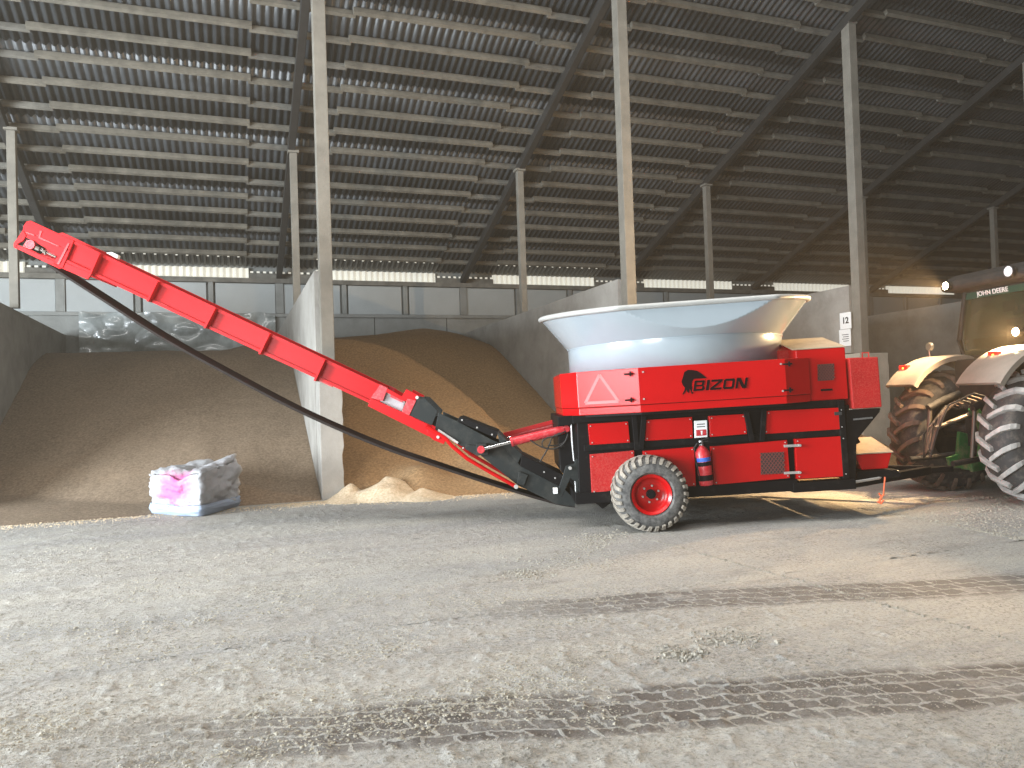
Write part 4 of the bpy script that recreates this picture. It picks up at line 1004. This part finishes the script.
def glass_mat():
    m = bpy.data.materials.new('tinted_glass'); m.use_nodes = True; nt = m.node_tree; N = nt.nodes; L = nt.links
    for n in list(N): 
        if n.type != 'OUTPUT_MATERIAL': N.remove(n)
    tr = N.new('ShaderNodeBsdfTransparent'); tr.inputs[0].default_value = (.62, .68, .52, 1); gl = N.new('ShaderNodeBsdfGlossy'); gl.inputs['Roughness'].default_value = .05; gl.inputs[0].default_value = (.8, .8, .8, 1)
    df = N.new('ShaderNodeBsdfDiffuse'); df.inputs[0].default_value = (.10, .10, .07, 1)
    mx = N.new('ShaderNodeMixShader'); mx.inputs[0].default_value = .10; L.new(tr.outputs[0], mx.inputs[1]); L.new(gl.outputs[0], mx.inputs[2])
    m2 = N.new('ShaderNodeMixShader'); m2.inputs[0].default_value = .22; L.new(mx.outputs[0], m2.inputs[1]); L.new(df.outputs[0], m2.inputs[2]); L.new(m2.outputs[0], N['Material Output'].inputs[0]); return m
M['pane'] = glass_mat()
g = G(); g.prism([(cx0+.035, zb), (cx0+.005, zb+.25), (cx0+.10, zt-.03), (cx0+.108, zt-.03), (cx0+.013, zb+.25), (cx0+.043, zb)], -cw+.07, cw-.07); g.build('rear_window', 'pane', cab)
for s in (-1, 1): g = G(); g.prism([(cx0+.06, zb), (cx1-.05, zb-.25), (cx1-.18, zt-.03), (cx0+.12, zt-.03)], s*(cw-.03)-.004, s*(cw-.03)+.004); g.build('side_window', 'pane', cab)
g = G(); g.prism([(cx1, zb-.3), (cx1-.15, zt-.03), (cx1-.158, zt-.03), (cx1-.008, zb-.3)], -cw+.07, cw-.07); g.build('windscreen', 'pane', cab)
g = G()
rp = [(-.06, 3.16), (-.02, 3.09), (.2, 3.08), (1.75, 3.08), (1.95, 3.12), (1.95, 3.22), (1.5, 3.36), (.6, 3.41), (.2, 3.35), (-.03, 3.25)]
g.prism(rp, -cw-.06, cw+.06); g.build('roof', 'tblack', cab, bevel=.04)
# dark strip with lettering at the head of the rear window
g = G(); g.prism([(cx0+.068, zt-.14), (cx0+.088, zt-.02), (cx0+.094, zt-.02), (cx0+.074, zt-.14)], -cw+.08, cw-.08); g.build('sun_strip', mat('sun_strip', (.02, .06, .04), .4), cab)
text_mesh('lettering', 'JOHN DEERE', .10, 'paper', cab, Matrix.Translation((cx0+.064, .18, zt-.085)) @ Matrix.Rotation(R_(-9), 4, 'Y') @ Matrix(((0, 0, -1, 0), (-1, 0, 0, 0), (0, 1, 0, 0), (0, 0, 0, 1))), bold=.001)
# seat, wheel and sun blind inside
g = G(); g.box((.62, -.26, 1.95), (1.12, .26, 2.12)); g.box((.56, -.25, 2.1), (.68, .25, 2.62)); g.box((.57, -.14, 2.64), (.66, .14, 2.8)); g.build('seat', 'tblack', cab, bevel=.04)
g = G(); g.lathe([(0, .19), (.02, .20), (.02, .18)], 'x', (1.38, 0, 2.45), 24, close=True); g.bar((1.38, 0, 2.45), (1.5, 0, 2.0), .05, .05); g.build('steering_wheel', 'tblack', cab)
g = G(); g.prism([(.10, zt-.1), (.66, zt-.1), (.66, zt-.42)], cx0+.13, cx0+.135, axis='x'); g.build('sun_blind', 'tblack', cab)
g = G(); g.box((.16+cx0, -.12, 2.70), (.20+cx0, .10, 2.86)); g.build('monitor', 'tblack', cab)
g = G(); g.prism([(cx1-.1, 2.0), (cx1-.1, 2.3), (cx0+1.2, 2.3), (cx0+1.2, 2.0)], -.3, .3); g.build('dashboard', 'tblack', cab, bevel=.03)
# lamps
def lamp(loc, on_, r=.06, name='work_lamp'):
    root = empty(name); root.parent = cab; root.location = loc
    g = G(); g.lathe([(-.035, .0), (-.035, r+.012), (.03, r+.012), (.06, r*.6), (.06, 0)], 'x', (0, 0, 0), 20); g.build('housing', 'tblack', root)
    g = G(); g.lathe([(-.045, .0), (-.042, r*.6), (-.034, r)], 'x', (0, 0, 0), 20); g.build('lens', 'lampm' if on_ else 'offlamp', root)
    return root
lamp((-.10, .62, 3.17), True); lamp((-.10, -.54, 3.20), False, .075)
lamp((.08, -.44, 2.36), True, .06)
def spot(name, loc, tgt, power, size=R_(120), blend=.9, r=.05):
    l = bpy.data.lights.new(name, 'SPOT'); l.energy = power; l.color = (1, .66, .34); l.spot_size = size; l.spot_blend = blend; l.shadow_soft_size = r
    o = bpy.data.objects.new(name, l); C.objects.link(o); o.parent = TR; o.location = loc
    o.rotation_euler = (Vector(tgt)-Vector(loc)).to_track_quat('-Z', 'Y').to_euler(); return o
spot('roof_work_light', (-.17, .62, 3.17), (-6, 5, 1.2), 1800, R_(172))
spot('fender_work_light', (.0, -.44, 2.36), (-6, -2.0, .2), 1400, R_(165))
# marker lamps on the fenders
for (x, y, z) in ((-.60, 1.00, RW+.99), (-.52, -.66, RW+1.10)):
    g = G(); g.box((x-.04, y-.09, z-.04), (x+.03, y+.09, z+.05)); o = g.build('tail_lamp', 'redlamp', TR, bevel=.01)
    g = G(); g.box((x-.045, y-.02, z-.01), (x-.038, y+.01, z+.015)); g.build('bulb', 'amber', o)
g = G(); g.tube([(-.1, 1.05, 2.0), (-.1, 1.05, 2.22)], .012, 6); g.lathe([(-.02, 0), (-.02, .06), (.03, .065), (.05, 0)], 'x', (-.1, 1.05, 2.26), 16); g.build('beacon_lamp', 'steel', TR)
# three-point linkage, hitch, hoses (built in tractor space)
hx_ = empty('linkage'); hx_.parent = TR
def grn(paths, r, name, m='green'):
    for p in paths: g = G(); g.tube(p, r, 8); g.build(name, m, hx_, smooth=50)
grn([[(-.15, .42, 1.5), (-.42, .42, 1.42), (-.70, .42, 1.30)], [(-.15, -.42, 1.5), (-.42, -.42, 1.42), (-.70, -.42, 1.30)]], .055, 'lift_arm', 'tblack')
grn([[(-.66, .42, 1.32), (-.75, .42, .62)], [(-.66, -.42, 1.32), (-.72, -.40, .62)]], .028, 'lift_rod', 'greasy')
grn([[(-.1, .30, .62), (-1.05, .42, .55)], [(-.1, -.30, .62), (-1.05, -.42, .55)]], .04, 'lower_link', 'tblack')
grn([[(-.2, .0, 1.25), (-.95, .0, 1.02)]], .035, 'top_link', 'greasy')
g = G(); g.prism([(-.25, .45), (-.62, .40), (-.66, .58), (-.50, .62), (-.45, .95), (-.52, 1.15), (-.62, 1.28), (-.52, 1.36), (-.34, 1.12), (-.25, .9)], -.30, -.24); g.prism([(-.25, .45), (-.62, .40), (-.66, .58), (-.50, .62), (-.45, .95), (-.25, .9)], .10, .16); g.box((-.6, -.3, .42), (-.45, .16, .52)); g.build('hitch_frame', 'green', hx_, bevel=.01)
g = G(); g.bar((-.1, 0, .40), (-1.0, -.02, .42), .10, .05); g.build('drawbar', 'tblack', hx_)
for i in range(7):
    a = (-.30, -.25+.09*i, 1.45-.03*i); g = G(); mid = (-.75-.03*i, -.05+.05*i, 1.35-.07*i); e = (-1.05, .0, .60+.02*i)
    g.tube([a, (-.5, a[1], a[2]+.06), mid, (-.95, mid[1], mid[2]-.35), e], .014, 6); g.build('hydraulic_hose', 'lugdark' if i % 3 else 'tblack', hx_, smooth=True)
g = G()
for i in range(4): g.box((-.36, -.22+.12*i, 1.28), (-.26, -.14+.12*i, 1.40))
g.build('valve_block', 'tblack', hx_, bevel=.01)

# ================================================================ LOOSE MATERIAL ON THE FLOOR
def scatter(name, n, area_fn, smin_, smax_, m, label, seed, flat=.45, cat='debris'):
    rnd = random.Random(seed); verts = []; faces = []; c = 0; tries = 0
    while c < n and tries < n*12:
        tries += 1; p = area_fn(rnd)
        if p is None: continue
        x, y = p; s = smin_*(smax_/smin_)**(rnd.random()**1.8); k = rnd.choice((4, 5, 5, 6)); a0 = rnd.random()*6.28; b0 = len(verts); st = rnd.uniform(.5, 1.0); zb_ = crust_h(x, y)
        for i in range(k):
            a = a0+6.283*i/k; r = s*rnd.uniform(.6, 1.1); verts.append((x+r*math.cos(a), y+r*math.sin(a)*st, zb_-.003))
        for i in range(k):
            a = a0+6.283*i/k; r = s*rnd.uniform(.25, .75); verts.append((x+r*math.cos(a), y+r*math.sin(a)*st, zb_+s*flat*rnd.uniform(.5, 1.2)))
        for i in range(k): j = (i+1) % k; faces.append((b0+i, b0+j, b0+k+j, b0+k+i))
        faces.append(tuple(range(b0+k, b0+2*k))); c += 1
    me = bpy.data.meshes.new(name); me.from_pydata(verts, [], faces); me.materials.append(M[m]); o = bpy.data.objects.new(name, me); C.objects.link(o)
    tag(o, label, cat, kind='stuff'); return o
M['crumb'] = mat('feed_crumb', (.36, .335, .28), .9, var=.3, vscale=8)
M['crumb2'] = mat('pale_crumb', (.42, .385, .31), .9, var=.3, vscale=8)
def inview(rnd):
    x = rnd.uniform(-30, 1054); y = rnd.uniform(515, 790)
    p = gnd(x, y); return p, x, y
def area_all(rnd):
    p, x, y = inview(rnd)
    v = noise.noise(Vector((p.x*.6-p.y*.25, p.y*1.3, 3)))+.5*noise.noise(Vector((p.x*2, p.y*3, 8)))
    if v < rnd.uniform(-.35, .45): return None
    return p.x, p.y
scatter('feed_crumbs', 26000, area_all, .003, .011, 'crumb', 'small dusty crumbs of trampled feed strewn over the concrete floor', 3)
def area_left(rnd):
    p, x, y = inview(rnd)
    if x > 620 or y < 545: return None
    v = noise.noise(Vector((p.x*.9, p.y*1.6, 13)))+.4*noise.noise(Vector((p.x*4, p.y*4, 8)))
    if v < rnd.uniform(-.1, .5): return None
    return p.x, p.y
scatter('feed_flakes', 9000, area_left, .005, .018, 'crumb2', 'trampled pale flakes caked on the floor in the left foreground', 5, .4)
def area_heaplet(rnd):
    cxp, cyp, sx, sy = rnd.choice([(560, 560, 60, 9), (600, 537, 35, 5), (530, 575, 25, 6), (735, 640, 45, 8), (680, 655, 25, 6), (590, 545, 20, 8)])
    p = gnd(rnd.gauss(cxp, sx*.5), rnd.gauss(cyp, sy*.6)); return p.x, p.y
scatter('feed_clumps', 1500, area_heaplet, .006, .024, 'crumb', 'loose clumps of feed on the floor in front of the wheel', 9, .6)
def area_toe(rnd):
    t = rnd.random(); x = interp(t, [0, .3, .45, 1], [-4, .8, 1.3, 7.5]); y = interp(x, [-4, -1, 1.4, 2.5, 5, 7.5], [13.2, 13.2, 13.3, 12.7, 12.6, 13.2])-abs(rnd.gauss(0, .25))
    return x+rnd.uniform(-.2, .2), y
scatter('spilled_kernels', 5000, area_toe, .006, .016, 'grain_c', 'pale kernels scattered along the foot of the grain heaps', 11, .8)
def ridge(name, a, b, label, w=.03, n=500, seed=1):
    rnd = random.Random(seed); A = gnd(*a); B = gnd(*b)
    def f(r):
        t = r.random(); p = A+(B-A)*t; return p.x+r.gauss(0, w), p.y+r.gauss(0, w)
    return scatter(name, n, f, .005, .018, 'crumb', label, seed, .5)
ridge('joint_fill', (655, 541), (1040, 648), 'thin ridge of feed packed along the floor joint', .012, 800, 21)
ridge('joint_fill', (860, 508), (1040, 543), 'pale ridge of feed along the floor edge below the tractor', .03, 900, 22)
def area_tr(rnd):
    x = rnd.uniform(860, 1050); y = rnd.uniform(496, 540)
    if y > 505+(x-860)*.2+4: return None
    p = gnd(x, y); return p.x, p.y
scatter('feed_crust', 3500, area_tr, .006, .022, 'crumb2', 'trampled crust of feed on the floor behind the tractor wheels', 31, .4)
